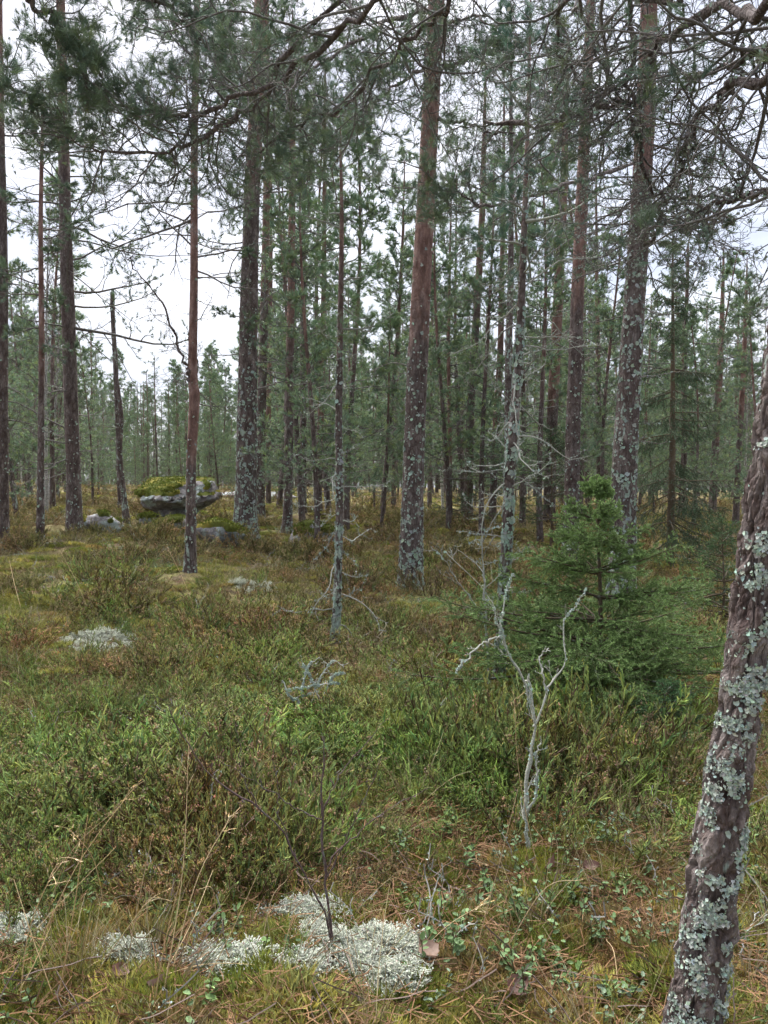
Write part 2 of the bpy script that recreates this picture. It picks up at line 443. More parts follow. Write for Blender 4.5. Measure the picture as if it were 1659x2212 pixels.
ys = np.concatenate([np.linspace(-14, 1.2, 26), np.arange(1.25, 7, 0.055), 7 * (260 / 7) ** np.linspace(0, 1, 170)])
us = np.linspace(-1, 1, 171); us = np.sign(us) * (0.45 * np.abs(us) + 0.55 * np.abs(us) ** 3)
gx = us[None, :] * (3.2 + 1.55 * np.maximum(ys, 0) + 0.9 * np.maximum(-ys, 0))[:, None]
gy = np.repeat(ys[:, None], len(us), 1)
gg = np.stack([gx, gy], -1)
gv = np.concatenate([gg, ground(gg)[..., None]], -1).reshape(-1, 3)
I = np.arange(len(ys) * len(us)).reshape(len(ys), len(us))
mb = MB(); mb.add(gv, quads=np.stack([I[:-1, :-1], I[:-1, 1:], I[1:, 1:], I[1:, :-1]], -1).reshape(-1, 4))
tag(link('ground', mb.mesh('ground', M_GROUND)), 'mossy brown forest floor rising gently towards the far wood', kind='structure')

# ------------------------------------------------------------------ rocks
def ico(sub):
    import bmesh
    bm = bmesh.new(); bmesh.ops.create_icosphere(bm, subdivisions=sub, radius=1)
    v = np.array([x.co[:] for x in bm.verts]); f = np.array([[y.index for y in x.verts] for x in bm.faces]); bm.free()
    return v, f
ICO4, ICO5 = ico(4), ico(5)
def moss_tufts(mb, pos, nm, r, ln=0.03, base=(0.105, 0.13, 0.026)):
    needles(mb, pos, nm + 0.3 * r.normal(size=pos.shape), 5, ln, 0.010, 0.7, r, base, back=0.005)
def boulder(name, label, px, py, d, size, seed, moss=0.0, sink=0.3, rot=0.0, table=False, group=None):
    r = rs(seed); v, f = ICO5 if table else ICO4
    v = v.copy(); base = P(px, py, d)
    base[2] = gz(base[0], base[1])
    if table:       # thick slab balanced on a narrow foot: wide flat top, undercut below
        z = v[:, 2]; rad = np.linalg.norm(v[:, :2], axis=1)
        prof_z = np.array([-1.0, -0.8, -0.45, -0.1, 0.25, 0.6, 0.85, 1.0]); prof_r = np.array([0.30, 0.48, 0.66, 0.86, 1.0, 1.02, 0.97, 0.0])
        # map latitude to a silhouette
        lat = np.arcsin(np.clip(z, -1, 1)) / (math.pi / 2)
        rr = np.interp(lat, [-1, -0.75, -0.5, -0.25, 0.0, 0.2, 0.38, 0.5, 0.7, 1], [0, 0.46, 0.54, 0.80, 0.97, 1.03, 1.02, 0.93, 0.6, 0])
        zz = np.interp(lat, [-1, -0.75, -0.5, -0.25, 0.0, 0.2, 0.38, 0.5, 0.7, 1], [-1, -0.98, -0.62, -0.34, -0.10, 0.28, 0.68, 0.90, 0.98, 1.0])
        dirn = np.where(rad[:, None] < 1e-5, np.array([[1.0, 0.0]]), v[:, :2] / np.maximum(rad, 1e-6)[:, None])
        sq = (np.abs(dirn[:, 0]) ** 2.6 + np.abs(dirn[:, 1]) ** 2.6) ** (-1 / 2.6)
        v = np.column_stack([dirn * (rr * sq)[:, None], zz])
        for c, o in zip(nrm(np.column_stack([r.normal(size=(12, 2)), 0.25 * r.normal(size=12)])), 0.72 + 0.2 * r.random(12)):
            v = v - np.maximum(v @ c - o, 0)[:, None] * c[None] * 0.8
        n = fbm(v * 1.6 + 3, seed, 4) - 0.5
        v[:, :2] *= (1 + 0.42 * n + 0.30 * (fbm(v * 5.0, seed + 3, 3) - 0.5))[:, None]
        v[:, 2] += 0.16 * (fbm(v * 2.5 + 7, seed + 5, 3) - 0.5) + 0.05 * v[:, 0] + 0.34 * v[:, 1] * (v[:, 2] > 0.2)
    else:
        cut = r.normal(size=(9, 3)); cut = nrm(cut); off = 0.62 + 0.25 * r.random(9)
        for c, o in zip(cut, off):
            s = v @ c; v = v - np.maximum(s - o, 0)[:, None] * c[None] * 0.85
        v = v * (1 + 0.35 * (fbm(v * 1.8 + seed, seed, 4) - 0.5) + 0.14 * (fbm(v * 7, seed + 2, 3) - 0.5))[:, None]
    v = v * np.array(size)[None] * 0.5
    c, s = math.cos(rot), math.sin(rot)
    v = v @ np.array([[c, s, 0], [-s, c, 0], [0, 0, 1]])
    v[:, 2] += size[2] * (0.5 - sink)
    o = tag(link(name, None, None, base) if False else bpy.data.objects.new(name, None), label, 'rock', group)
    COL.objects.link(o); o.location = base
    mb = MB(); mb.add(v, tris=f); link('stone', mb.mesh('stone', M_ROCK), o)
    if moss > 0:
        a, b, cc = v[f[:, 0]], v[f[:, 1]], v[f[:, 2]]
        fn = nrm(np.cross(b - a, cc - a)); ctr = (a + b + cc) / 3
        hi = (ctr[:, 2] - v[:, 2].min()) / (v[:, 2].max() - v[:, 2].min())
        mask = (fn[:, 2] > 0.35) & (fbm(ctr * 2.2 + seed, 31, 3) < moss) & (hi > 0.55)
        nn = fbm(ctr * 4.0 + 2, 44, 3) - 0.45
        keepm = (ctr[:, 0] < 0.3) | (nn > 0.02)
        if table: mask = keepm & ( ((fn[:, 2] > 0.55 - 1.2 * nn) & (hi > 0.55)) | ((hi > 0.58 - 0.3 * nn) & (ctr[:, 0] < -0.35) & (hi > 0.5)))
        ff = f[mask]
        if len(ff):
            ids = np.unique(ff); inv = np.full(len(v), -1); inv[ids] = np.arange(len(ids))
            vn = np.zeros_like(v)
            for q in range(3): np.add.at(vn, f[:, q], fn)
            vn = nrm(vn)
            edge = np.zeros(len(v)); np.add.at(edge, f[~mask].ravel(), 1.0)
            inner = edge[ids] == 0
            lift = np.where(inner, 0.025 + 0.06 * fbm(v[ids] * 9, 12, 3), -0.004)
            mv = v[ids] + vn[ids] * lift[:, None]
            tone = fbm(v[ids] * 4 + 1, 77, 3)[:, None]
            mc = np.array([[0.095, 0.112, 0.028]]) * (0.55 + 0.9 * tone) + np.array([[0.07, 0.03, 0.005]]) * np.clip((tone - 0.5) * 8, 0, 1)
            m2 = MB(); m2.add(mv, tris=inv[ff], col=mc)
            k = r.choice(np.where(inner)[0], size=min(9000, 6 * inner.sum() + 1)) if inner.any() else np.array([], int)
            if len(k):
                jit = r.normal(size=(len(k), 3)) * 0.03; jit[:, 2] *= 0.2
                moss_tufts(m2, mv[k] + jit, vn[ids][k], r, 0.035)
            tag(link('moss', m2.mesh('moss', M_MOSS), o), 'bright green moss cushion on the stone', kind='stuff')
    return o
boulder('table_rock', 'mushroom shaped granite boulder with a thick bright moss cap on a narrow foot', 380, 1128, 17.5, (1.85, 1.45, 0.78), 3, 0.7, 0.06, 0.0, True)
boulder('boulder', 'rounded grey lichen covered boulder at the foot of the thick dark pine', 478, 1182, 13.4, (0.95, 0.8, 0.62), 11, 0.5, 0.34, 0.3)
boulder('boulder', 'low stone with a yellow green moss back just below the table rock', 378, 1165, 14.8, (0.9, 0.6, 0.42), 12, 0.62, 0.25, 1.1)
boulder('boulder', 'flat grey stone with a mossy end next to the forked pine trunk at far left', 222, 1160, 14.6, (0.95, 0.6, 0.46), 13, 0.5, 0.25, 0.2)
boulder('boulder', 'pale grey boulder with a dark moss patch behind the lichened sapling', 672, 1170, 14.2, (0.9, 0.75, 0.56), 14, 0.55, 0.30, 0.4)
boulder('boulder', 'small dark stone half buried under the table rock', 318, 1140, 16.4, (0.55, 0.4, 0.26), 15, 0.45, 0.3, 0.7)
boulder('boulder', 'flat pale outcrop of bare rock behind the thick dark pine', 540, 1068, 34, (4.2, 2.6, 0.55), 16, 0.0, 0.4, 0.2)
boulder('boulder', 'small pinkish stone in the moss at the left edge of the clearing', 92, 1272, 9.6, (0.30, 0.22, 0.14), 17, 0.0, 0.3, 0.5)

# ------------------------------------------------------------------ growing wood and needles
PINE = (0.100, 0.145, 0.085)
PINE_Y = (0.11, 0.18, 0.08)
WOOD = (0.115, 0.102, 0.095)
def grow(wood, need, lich, S, D, L, r, rad, alive, lod, wig=0.14, grav=0.02, gc=0.0, per2=7, per3=3, l2=0.42, l3=0.45, col=WOOD, pine=PINE, flat=0.55,
         lichen=0.0, ang2=0.85, t0=0.22, P1=None, tip=True, dens=1.0):
    """first-order branches from S along D; grows second and third order and the tufts of the live ones"""
    n1, n2, n3 = ((9, 6, 4), (6, 4, 3), (5, 3, 2))[lod]
    k1, k2, k3 = ((6, 4, 3), (4, 3, 3), (3, 3, 3))[lod]
    cnt, ln, wd = ((26, 0.072, 0.0026), (18, 0.078, 0.0065), (8, 0.105, 0.014))[lod]
    if P1 is None: P1 = walk(S, D, L, n1, wig, grav, r, gc)
    m = len(P1)
    L = np.linalg.norm(np.diff(P1, axis=1), axis=-1).sum(1)
    rad = np.broadcast_to(np.asarray(rad, float), (m,)); alive = np.broadcast_to(np.asarray(alive, bool), (m,))
    tt = np.linspace(0, 1, P1.shape[1])[None, :]
    cw = np.asarray(col)[None, :] * (0.7 + 0.6 * r.random((m, 1)))
    tubes(wood, P1, rad[:, None] * (1 - 0.72 * tt ** 1.1), k1, cw)
    if per2 == 0: return P1
    S2, D2, t2, i2 = spawn(P1, per2, t0, 1.0, ang2, r, flat)
    L2 = L[i2] * l2 * (1.12 - 0.72 * t2) * (0.55 + 0.7 * r.random(len(t2)))
    P2 = walk(S2, D2, L2, n2, wig * 1.45, grav + 0.03, r, gc)
    R2 = np.clip(rad[i2] * 0.42, 0.0016, None)
    tt = np.linspace(0, 1, P2.shape[1])[None, :]
    tubes(wood, P2, np.maximum(R2[:, None] * (1 - 0.7 * tt), (0.0012, 0.0022, 0.004)[lod] * 0.9), k2, np.asarray(col)[None, :] * (0.6 + 0.6 * r.random((len(P2), 1))))
    al2 = alive[i2]
    ends, dirs = [], []
    if per3:
        S3, D3, t3, i3 = spawn(P2, per3, 0.25, 1.0, 0.75, r, flat + 0.2)
        L3 = np.maximum(L2[i3] * l3 * (0.6 + 0.7 * r.random(len(i3))), 0.05)
        P3 = walk(S3, D3, L3, n3, wig * 1.7, grav + 0.03, r)
        rr = (0.0014, 0.0026, 0.0048)[lod]
        tubes(wood, P3, np.full(P3.shape[:2], rr) * np.linspace(1, 0.6, P3.shape[1])[None], k3, np.asarray(col)[None, :] * (0.6 + 0.6 * r.random((len(P3), 1))))
        a3 = al2[i3]
        ends.append(P3[a3, -1]); dirs.append(P3[a3, -1] - P3[a3, -2])
        if lod < 2:       # a second, inner tuft along longer shoots
            w = a3 & (r.random(len(a3)) < (0.25 if lod == 0 else 0.8) * dens)
            ends.append(P3[w, -2]); dirs.append(P3[w, -1] - P3[w, -2])
    if lod == 1: ends.append(P2[al2, 2]); dirs.append(P2[al2, 3] - P2[al2, 2])
    ends.append(P2[al2, -1]); dirs.append(P2[al2, -1] - P2[al2, -2])
    if tip: ends.append(P1[alive, -1]); dirs.append(P1[alive, -1] - P1[alive, -2])
    E, Dn = np.concatenate(ends), nrm(np.concatenate(dirs))
    if len(E):
        keep = r.random(len(E)) < dens
        Dn[:, 2] += 0.25
        needles(need, E[keep], Dn[keep], cnt, ln, wd, 0.75, r, pine, back=0.05)
    if lichen > 0 and lich is not None:
        pts = np.concatenate([P1.reshape(-1, 3), P2.reshape(-1, 3)])
        pts = pts[r.random(len(pts)) < lichen]
        flakes(lich, pts + 0.004 * r.normal(size=pts.shape), r.normal(size=pts.shape), (0.004, 0.008, 0.01)[lod] + (0.009, 0.016, 0.02)[lod] * r.random(len(pts)) ** 2, r, LICH * 0.75, 0.9)
    return P1

def trunk(mb, path, rad, r, sides, ds, up0, up1, lich_top, amp=0.05, plates=False, lamt=0.9):
    """trunk skin: path (n,3) and radii, resampled; bark turns orange between heights up0 and up1 above the base, crusty lichen fades above lich_top"""
    pr = np.column_stack([path, rad]); n = max(8, int(np.linalg.norm(np.diff(path, axis=0), axis=1).sum() / ds))
    q = spline(pr, n); pt, ra = q[:, :3], np.maximum(q[:, 3], 0.004)
    s = np.concatenate([[0], np.cumsum(np.linalg.norm(np.diff(pt, axis=0), axis=1))])
    th = np.arange(sides) * 2 * math.pi / sides
    T = nrm(np.gradient(pt, axis=0)); A = nrm(np.cross(T, np.array([[0, 1.0, 0.01]]))); B = np.cross(T, A)
    dirs = np.cos(th)[None, :, None] * A[:, None, :] + np.sin(th)[None, :, None] * B[:, None, :]
    c3 = np.stack([np.cos(th)[None, :] * ra[:, None], np.sin(th)[None, :] * ra[:, None], np.repeat((s * 0.38)[:, None], sides, 1)], -1)
    off = float(r.random() * 50)
    rr = ra[:, None] * (1 + amp * 2 * (fbm(c3 * 9 + off, 3, 3) - 0.5) + 0.12 * (fbm(c3 * 3.0 + off, 8, 2) - 0.5))
    tint = vnoise(c3 * 22 + off, 4)
    if plates:
        circ = 2 * math.pi * float(np.mean(ra[: max(3, len(ra) // 2)]))
        U = np.repeat((th / (2 * math.pi) * circ)[None, :], n, 0); Vv = np.repeat((s * 0.42)[:, None], sides, 1)
        w = (fbm(np.stack([U * 18, Vv * 18], -1) + off, 21, 3) - 0.5) * 0.045
        nf = 900; F = np.column_stack([r.random(nf) * circ, r.random(nf) * Vv.max()]); ft = r.random(nf); fh = r.random(nf)
        d1 = np.full(U.size, 9.0); d2 = np.full(U.size, 9.0); wi = np.zeros(U.size, int)
        uu, vv = (U + w).ravel(), (Vv + 0.6 * w).ravel()
        for k in range(len(F)):
            du = np.abs(uu - F[k, 0]); du = np.minimum(du, circ - du)
            dd = du * du * 1.3 + (vv - F[k, 1]) ** 2
            c = dd < d1; d2 = np.where(c, d1, np.minimum(d2, dd)); wi = np.where(c, k, wi); d1 = np.where(c, dd, d1)
        e = np.clip((np.sqrt(d2) - np.sqrt(d1)) / 0.008, 0, 1).reshape(U.shape)
        hgt = fh[wi].reshape(U.shape)
        uvn = np.stack([U * 26, Vv * 30], -1)
        tn = fbm(uvn + off + 0.6 * np.stack([fbm(uvn * 1.7, 31, 2), fbm(uvn * 1.7 + 9, 32, 2)], -1), 33, 4) * 1.15 + 0.22 * hgt
        lev = tn * 9; fr = lev - np.floor(lev); terr = (np.floor(lev) + np.clip(fr / 0.22, 0, 1)) / 9
        fis = np.abs(fbm(np.stack([U * 15, Vv * 5], -1) + off, 41, 3) - 0.5) * 2
        fis = np.clip(fis / 0.10, 0, 1)
        rr = rr + 0.030 * (terr - 0.72) + 0.008 * (e ** 0.6 - 1) * 0.7 + 0.011 * (fis - 1) + 0.003 * (fbm(c3 * 110, 5, 2) - 0.5)
        tint = np.clip(0.26 + 1.25 * (terr - 0.28) + 0.25 * (ft[wi].reshape(U.shape) - 0.5), 0, 1)
    V = pt[:, None, :] + dirs * rr[..., None]
    fl = np.exp(-np.maximum(s - 0.06, 0) / 0.16)[:, None]
    rr = rr * (1 + (0.25 if plates else 1.0) * fl * (0.22 + 0.30 * (fbm(np.stack([np.cos(th) * 1.6, np.sin(th) * 1.6], -1) + off, 13, 2) - 0.45)[None, :]))
    V = pt[:, None, :] + dirs * rr[..., None]
    upv = np.clip((s - up0) / max(up1 - up0, 0.01), 0, 1)
    lv = lamt * np.clip(1.15 - s / max(lich_top, 0.1), 0.0, 1.0)
    c = np.stack([np.repeat(upv[:, None], sides, 1), np.repeat(lv[:, None], sides, 1), tint], -1).reshape(-1, 3)
    I = np.arange(n * sides).reshape(n, sides); J = np.roll(I, -1, 1)
    Q = np.stack([I[:-1], J[:-1], J[1:], I[1:]], -1).reshape(-1, 4)
    buv = np.stack([np.cos(th)[None, :] * ra[:, None] + off, np.sin(th)[None, :] * ra[:, None], np.repeat((s * 0.38)[:, None], sides, 1)], -1).reshape(-1, 3)
    mb.add(V.reshape(-1, 3), quads=Q, col=c, buv=buv)
    return pt, ra, s, V, dirs

def trunk_lichen(mb, pt, ra, s, V, dirs, r, n, size, top, clump=2.2):
    if n <= 0: return
    m = len(s); cnt = n * 6
    i = r.integers(0, m - 1, cnt); j = r.integers(0, V.shape[1], cnt); u = r.random((cnt, 1)); j2 = (j + 1) % V.shape[1]; w = r.random((cnt, 1))
    p = (V[i, j] * (1 - u) + V[i + 1, j] * u) * (1 - w) + (V[i, j2] * (1 - u) + V[i + 1, j2] * u) * w; d = dirs[i, j]
    dens = np.clip(1.1 - s[i] / top, 0.02, 1) * np.clip((fbm(p * 8 * clump, 55, 3) - 0.40) * 5, 0, 1)
    k = np.where(r.random(cnt) < dens)[0][:n]
    flakes(mb, p[k] + 0.002 * d[k], d[k], size * 1.5 * (0.35 + 0.9 * r.random(len(k)) ** 2), r, LICH * 0.85, 0.35)

# ------------------------------------------------------------------ shared crowns for tall trees (their crowns stand above the picture or far away)
def high_crown(seed, H, W, lod=2, nb=46, pine=PINE):
    r = rs(seed); wood, need = MB(), MB()
    z = H * (np.arange(nb) + r.random(nb)) / nb
    az = r.random(nb) * 6.283; el = 0.15 + 0.75 * z / H + 0.2 * r.normal(size=nb)
    L = W * (0.45 + 0.75 * np.sin(math.pi * np.clip(0.15 + 0.85 * z / H, 0, 1))) * (0.7 + 0.5 * r.random(nb))
    D = np.stack([np.cos(az) * np.cos(el), np.sin(az) * np.cos(el), np.sin(el)], -1)
    S = np.stack([0 * z, 0 * z, z], -1)
    grow(wood, need, None, S, D, L, r, 0.022 * (1.2 - 0.8 * z / H), True, lod, wig=0.16, grav=0.0, gc=0.06, per2=8, per3=4, pine=pine)
    return wood.mesh('high_branches', M_TWIG), need.mesh('high_needles', M_NEED, False)
CROWNS = [high_crown(900 + i, 6.5, 2.1, nb=30) for i in range(2)]

def curve_path(path_px, d, extra, rng=None, depth_lean=0.0):
    """trunk centre line in metres from photograph pixels (x, y, width); extended straight upward by extra metres"""
    pts, rad = [], []
    for k, (x, y, w) in enumerate(path_px):
        dd = d + depth_lean * k
        pts.append(P(x, y, dd)); rad.append(0.5 * w * dd / FPX)
    pts, rad = np.array(pts), np.array(rad)
    g = gz(pts[0][0], pts[0][1])
    pts[0][2] = g - 0.06
    if extra > 0:
        dv = nrm((pts[-1] - pts[-2])[None])[0]; dv[2] = abs(dv[2]); dv = nrm((dv + np.array([0, 0, 1.5]))[None])[0]
        for f in (0.4, 1.0):
            pts = np.vstack([pts, pts[-1] + dv * extra * (f if f < 1 else 0.6)]); rad = np.append(rad, rad[-1] * (0.75 if f < 1 else 0.35))
    return pts, rad

def at_height(pt, z):
    return np.stack([np.interp(z, pt[:, 2], pt[:, 0]), np.interp(z, pt[:, 2], pt[:, 1]), z], -1)

def pine_tree(label, path_px, d, extra=4.0, up=(3.0, 5.0), ltop=3.0, lamt=0.8, flk=0, fsize=0.014, sides=14, seed=1, dead=(), live=(), crown=True, cat='pine tree',
              lod=1, group=None, name='pine_tree', pine=PINE, plates=False, ds=0.06, dlean=0.0, twigcol=WOOD, mat=None):
    """dead / live: (px y from, px y to, count, length m, lichen) bands of branches along the trunk"""
    r = rs(seed)
    pts, rad = curve_path(path_px, d, extra, depth_lean=dlean)
    base = np.array([pts[0][0], pts[0][1], pts[0][2] + 0.06])
    root = empty(name, base, label, cat, group)
    tm = MB(); pt, ra, s, V, dirs = trunk(tm, pts, rad, r, sides, ds, up[0], up[1], ltop, plates=plates, lamt=lamt)
    link('trunk', tm.mesh('trunk', mat or M_BARK, not plates, base), root)
    lich = MB()
    trunk_lichen(lich, pt, ra, s, V, dirs, r, flk, fsize, ltop * 1.15)
    wood, need = MB(), MB()
    for kind, bands in (('d', dead), ('l', live)):
        for b in bands:
            y0, y1, n, ln, lc = b[:5]
            z0, z1 = P(path_px[0][0], y0, d)[2], P(path_px[0][0], y1, d)[2]
            z = z0 + (z1 - z0) * (np.arange(n) + r.random(n)) / n
            S = at_height(pt, z)
            az = r.random(n) * 6.283 if len(b) < 6 else b[5] + r.normal(size=n) * 0.6
            t = (z - z0) / max(z1 - z0, 0.01)
            if kind == 'd':
                el = -0.05 + 0.35 * r.normal(size=n); L = ln * (0.45 + 0.8 * r.random(n))
                R_ = (0.0030 if lod == 0 else 0.0045) + (0.0058 if lod == 0 else 0.008) * L / max(ln, 0.1) * min(1.3, ln)
                kw = dict(wig=0.17, grav=-0.02, gc=0.11, per2=5, per3=2, l2=0.38, lichen=lc, col=twigcol); al, lo = False, min(lod, 1)
            else:
                el = -0.05 + 0.5 * t + 0.18 * r.normal(size=n); L = ln * (0.6 + 0.6 * r.random(n)) * (1.08 - 0.6 * t)
                R_ = 0.006 + 0.009 * L
                kw = dict(wig=0.13, grav=0.01, gc=0.08, per2=7, per3=3, l2=0.42, lichen=lc, pine=pine, col=twigcol); al, lo = True, lod
            D = np.stack([np.cos(az) * np.cos(el), np.sin(az) * np.cos(el), np.sin(el)], -1)
            if d <= 16.6:
                for i in range(n):
                    w1 = MB(); grow(w1, need, lich, S[i:i + 1], D[i:i + 1], L[i:i + 1], r, R_[i:i + 1], al, lo, **kw)
                    link('branch', w1.mesh('branch', M_TWIG, True, base), root)
            else: grow(wood, need, lich, S, D, L, r, R_, al, lo, **kw)
    if wood.n: tag(link('branches', wood.mesh('branches', M_TWIG, True, base), root), kind='stuff')
    if need.n: link('crown', need.mesh('crown', M_NEED, False, base), root)
    if lich.n: tag(link('lichen', lich.mesh('lichen', M_LICH, False, base), root), kind='stuff')
    if crown:
        wm, nm = CROWNS[seed % len(CROWNS)]
        a = tag(link('high_branches', wm, root), kind='stuff'); b = link('high_crown', nm, root)
        k = pt[int(len(pt) * 0.72)] - base
        sc_ = extra * 0.62 / 6.5 * 1.3
        for o in (a, b): o.location = k; o.scale = (max(sc_, 0.55),) * 3; o.rotation_euler = (0, 0, seed * 1.7)
    return root, pt, ra

def limb(root, path, r, w0, w1, per2=10, per3=4, alive=True, lod=0, l2=0.4, lichen=0.25, grav=0.0, wig=0.2, dens=0.55, pine=PINE, col=WOOD, name='limb', bark=True, flat=0.8, t0=0.1, al=None, gc=0.0, ang2=0.85):
    """one bough: path rows (x, y, z) in metres"""
    q = spline(path, 36)
    L = np.linalg.norm(np.diff(q, axis=0), axis=1).sum()
    q[1:-1] += 0.016 * r.normal(size=(34, 3)) * min(1, L)
    q[1:-1] += 0.07 * min(1, L) * (np.stack([vnoise(np.column_stack([np.arange(34) * 0.33 + a_ * 17.0, np.full(34, L)]), 5 + a_) for a_ in range(3)], -1) - 0.5)
    wood, need, lich = MB(), MB(), MB()
    rad = np.linspace(w0, w1, 36) * 0.5
    bm_ = MB(); tubes(bm_, q, rad * (1 + 0.18 * r.normal(size=36)), 9, (0.0, 0.3, 0.5))
    # twigs (second order) sprout along the bough; they carry their own side shoots
    n = per2
    S, D, t, _ = spawn(q[None], n, t0, 1.0, ang2, r, flat)
    L1 = L * l2 * (1.1 - 0.6 * t) * (0.4 + 0.8 * r.random(n))
    grow(wood, need, lich, S, D, L1, r, np.clip(0.0026 + 0.0055 * L1, 0.0022, 0.009), (r.random(n) < (al if al is not None else (1.0 if alive else 0.0))), lod, wig=wig, grav=grav, gc=gc,
         per2=8, per3=per3 + 1, l2=0.5, pine=pine, col=col, lichen=lichen, dens=dens, flat=0.8)
    base = np.array(root.location)
    l = link(name, bm_.mesh(name, M_BARK if bark else M_TWIG, True, base), root)
    if wood.n: tag(link('twigs', wood.mesh('twigs', M_TWIG, True, base), l), kind='stuff')
    if need.n: link('needles', need.mesh('needles', M_NEED, False, base), l)
    if lichen > 0:
        k = r.integers(0, 36, int(60 * lichen * 6))
        pp = q[k] + r.normal(size=(len(k), 3)) * 0.02
        nn_ = r.normal(size=pp.shape); nn_[:, 2] -= 0.2
        ax = nrm(nn_); pp = q[k] + ax * rad[k][:, None]
        flakes(lich, pp, ax, 0.004 + 0.010 * r.random(len(k)) ** 2, r, LICH * 0.8, 0.9)
        tag(link('lichen', lich.mesh('lichen', M_LICH, False, base), l), kind='stuff')
    return l

# ------------------------------------------------------------------ the pines one can tell apart
def up_z(y, d, base_y): return (base_y - y) / FPX * d       # height above the base of a photograph row
pine_tree('dark pine trunk cut by the left edge of the picture', [(4, 1178, 30), (3, 900, 26), (4, 600, 25), (-2, 300, 22), (-6, 0, 20)], 13, 5, (6, 9), 3, 0.5, 220, seed=21,
          dead=((1000, 420, 7, 0.9, 0.1, 0.0), (300, 0, 4, 1.3, 0.1, 0.0)))
pine_tree('thin pine with a reddish middle, second trunk from the left edge', [(87, 1190, 17), (88, 1000, 14), (90, 750, 12), (88, 480, 9), (92, 250, 6)], 12.5, 0.6, (2.2, 3.4), 2.2, 0.8, 160, seed=22,
          dead=((1050, 700, 10, 0.7, 0.1),), live=((760, 250, 16, 0.95, 0.0),), crown=False, pine=PINE)
r3, pt3, _ = pine_tree('grey pine trunk leaning slightly left beside the small flat stone', [(162, 1168, 36), (158, 1000, 30), (150, 760, 28), (140, 420, 24), (131, 0, 18)], 14, 4, (5, 9), 2.6, 0.8, 320, seed=23,
          dead=((1050, 640, 14, 1.3, 0.1), (640, 300, 12, 2.0, 0.1)), live=((720, 420, 7, 2.3, 0.05, 0.0), (520, 0, 16, 2.0, 0.05)))
pine_tree('dead snag with a jagged broken top rising against the bright sky', [(262, 1100, 13), (256, 960, 11), (250, 800, 10), (244, 690, 9), (243, 640, 9), (244, 624, 3)], 19, 0, (9, 12), 9, 0.6, 160, 0.02, seed=24,
          dead=((1060, 700, 16, 0.6, 0.1), (655, 632, 6, 0.22, 0.0)), crown=False, cat='dead tree', name='dead_snag')
pine_tree('crooked lichen grey young birch stem beside the table rock', [(274, 1118, 15), (266, 1060, 13), (258, 980, 12), (262, 900, 9), (250, 800, 6)], 16.5, 0.5, (9, 12), 4, 1.0, 200, seed=25,
          dead=((1020, 820, 8, 0.6, 0.2),), crown=False, cat='birch tree', name='birch_tree')
T5, pt5, _ = pine_tree('slender orange barked pine standing alone before the table rock', [(410, 1258, 26), (412, 1150, 23), (413, 1000, 21), (420, 860, 23), (416, 810, 20), (419, 600, 17), (420, 300, 15), (426, 0, 13)], 10, 3, (1.1, 1.9), 1.7, 0.85, 420, seed=26, sides=18,
          dead=((900, 560, 8, 0.8, 0.05), (600, 200, 16, 1.2, 0.0)), live=((520, 330, 4, 1.3, 0.0, 3.14), (330, -80, 14, 1.4, 0.0)))
pine_tree('thickest pine, dark furrowed trunk covered in pale lichen behind the orange pine', [(527, 1172, 62), (530, 1120, 50), (533, 950, 43), (536, 750, 39), (543, 450, 34), (553, 250, 32), (564, 0, 29)], 14, 5, (5.5, 8.5), 5.0, 0.95, 1700, 0.02, seed=27, sides=28, ds=0.03,
          dead=((800, 500, 10, 1.5, 0.1), (500, 0, 14, 2.0, 0.1)), live=((900, 500, 6, 1.3, 0.0), (560, 60, 12, 1.8, 0.0)))
pine_tree('lichened pine half hidden directly behind the thickest trunk', [(560, 1120, 24), (563, 950, 21), (570, 700, 18), (577, 380, 15)], 18, 4, (4.5, 6), 4, 0.95, 420, 0.022, seed=28,
          dead=((900, 400, 8, 1.0, 0.1),))
pine_tree('faint reddish trunk farther back at the side of the thickest pine', [(580, 1100, 12), (580, 900, 11), (584, 600, 10)], 26, 5, (1.6, 3), 1.5, 0.5, 0, seed=29, dead=((900, 500, 6, 1.0, 0.0),))
pine_tree('dark straight pine beside the mossy pale boulder', [(620, 1166, 26), (622, 1080, 20), (625, 850, 18), (630, 550, 15), (632, 250, 12)], 15, 2, (2.6, 5), 2.4, 0.85, 380, 0.016, seed=30,
          dead=((1000, 560, 14, 0.8, 0.1),), live=((600, 60, 14, 1.5, 0.0),))
pine_tree('thin lichen grey pine between the dark pine and the small reddish one', [(654, 1126, 16), (655, 900, 14), (655, 600, 11), (657, 400, 8)], 19, 1, (9, 12), 5, 1.0, 300, 0.018, seed=31,
          dead=((1020, 700, 9, 0.7, 0.1),), live=((740, 300, 12, 1.3, 0.0),), crown=False)
pine_tree('small reddish pine with a bushy green crown behind the sapling', [(687, 1138, 17), (690, 1000, 14), (696, 800, 13), (700, 560, 10), (702, 200, 5)], 19, 1, (1.0, 1.8), 1.2, 0.6, 120, seed=32,
          dead=((1000, 800, 8, 0.7, 0.05),), live=((800, 130, 34, 1.7, 0.0),), crown=False, pine=PINE)
T11, pt11, _ = pine_tree('slim lichened sapling pine standing in the heather in the middle of the clearing', [(722, 1412, 18), (730, 1250, 16), (733, 1080, 15), (732, 900, 15), (735, 700, 13), (738, 500, 9), (736, 330, 5)], 7.4, 0.4, (2.0, 5.0), 3.0, 1.15, 900, 0.013, seed=33, lod=0, sides=12, ds=0.04,
          dead=((1345, 1020, 15, 0.5, 0.95), (1020, 700, 12, 0.5, 0.4)), live=((760, 330, 13, 0.62, 0.0),), crown=False, pine=PINE_Y, twigcol=(0.27, 0.27, 0.24))
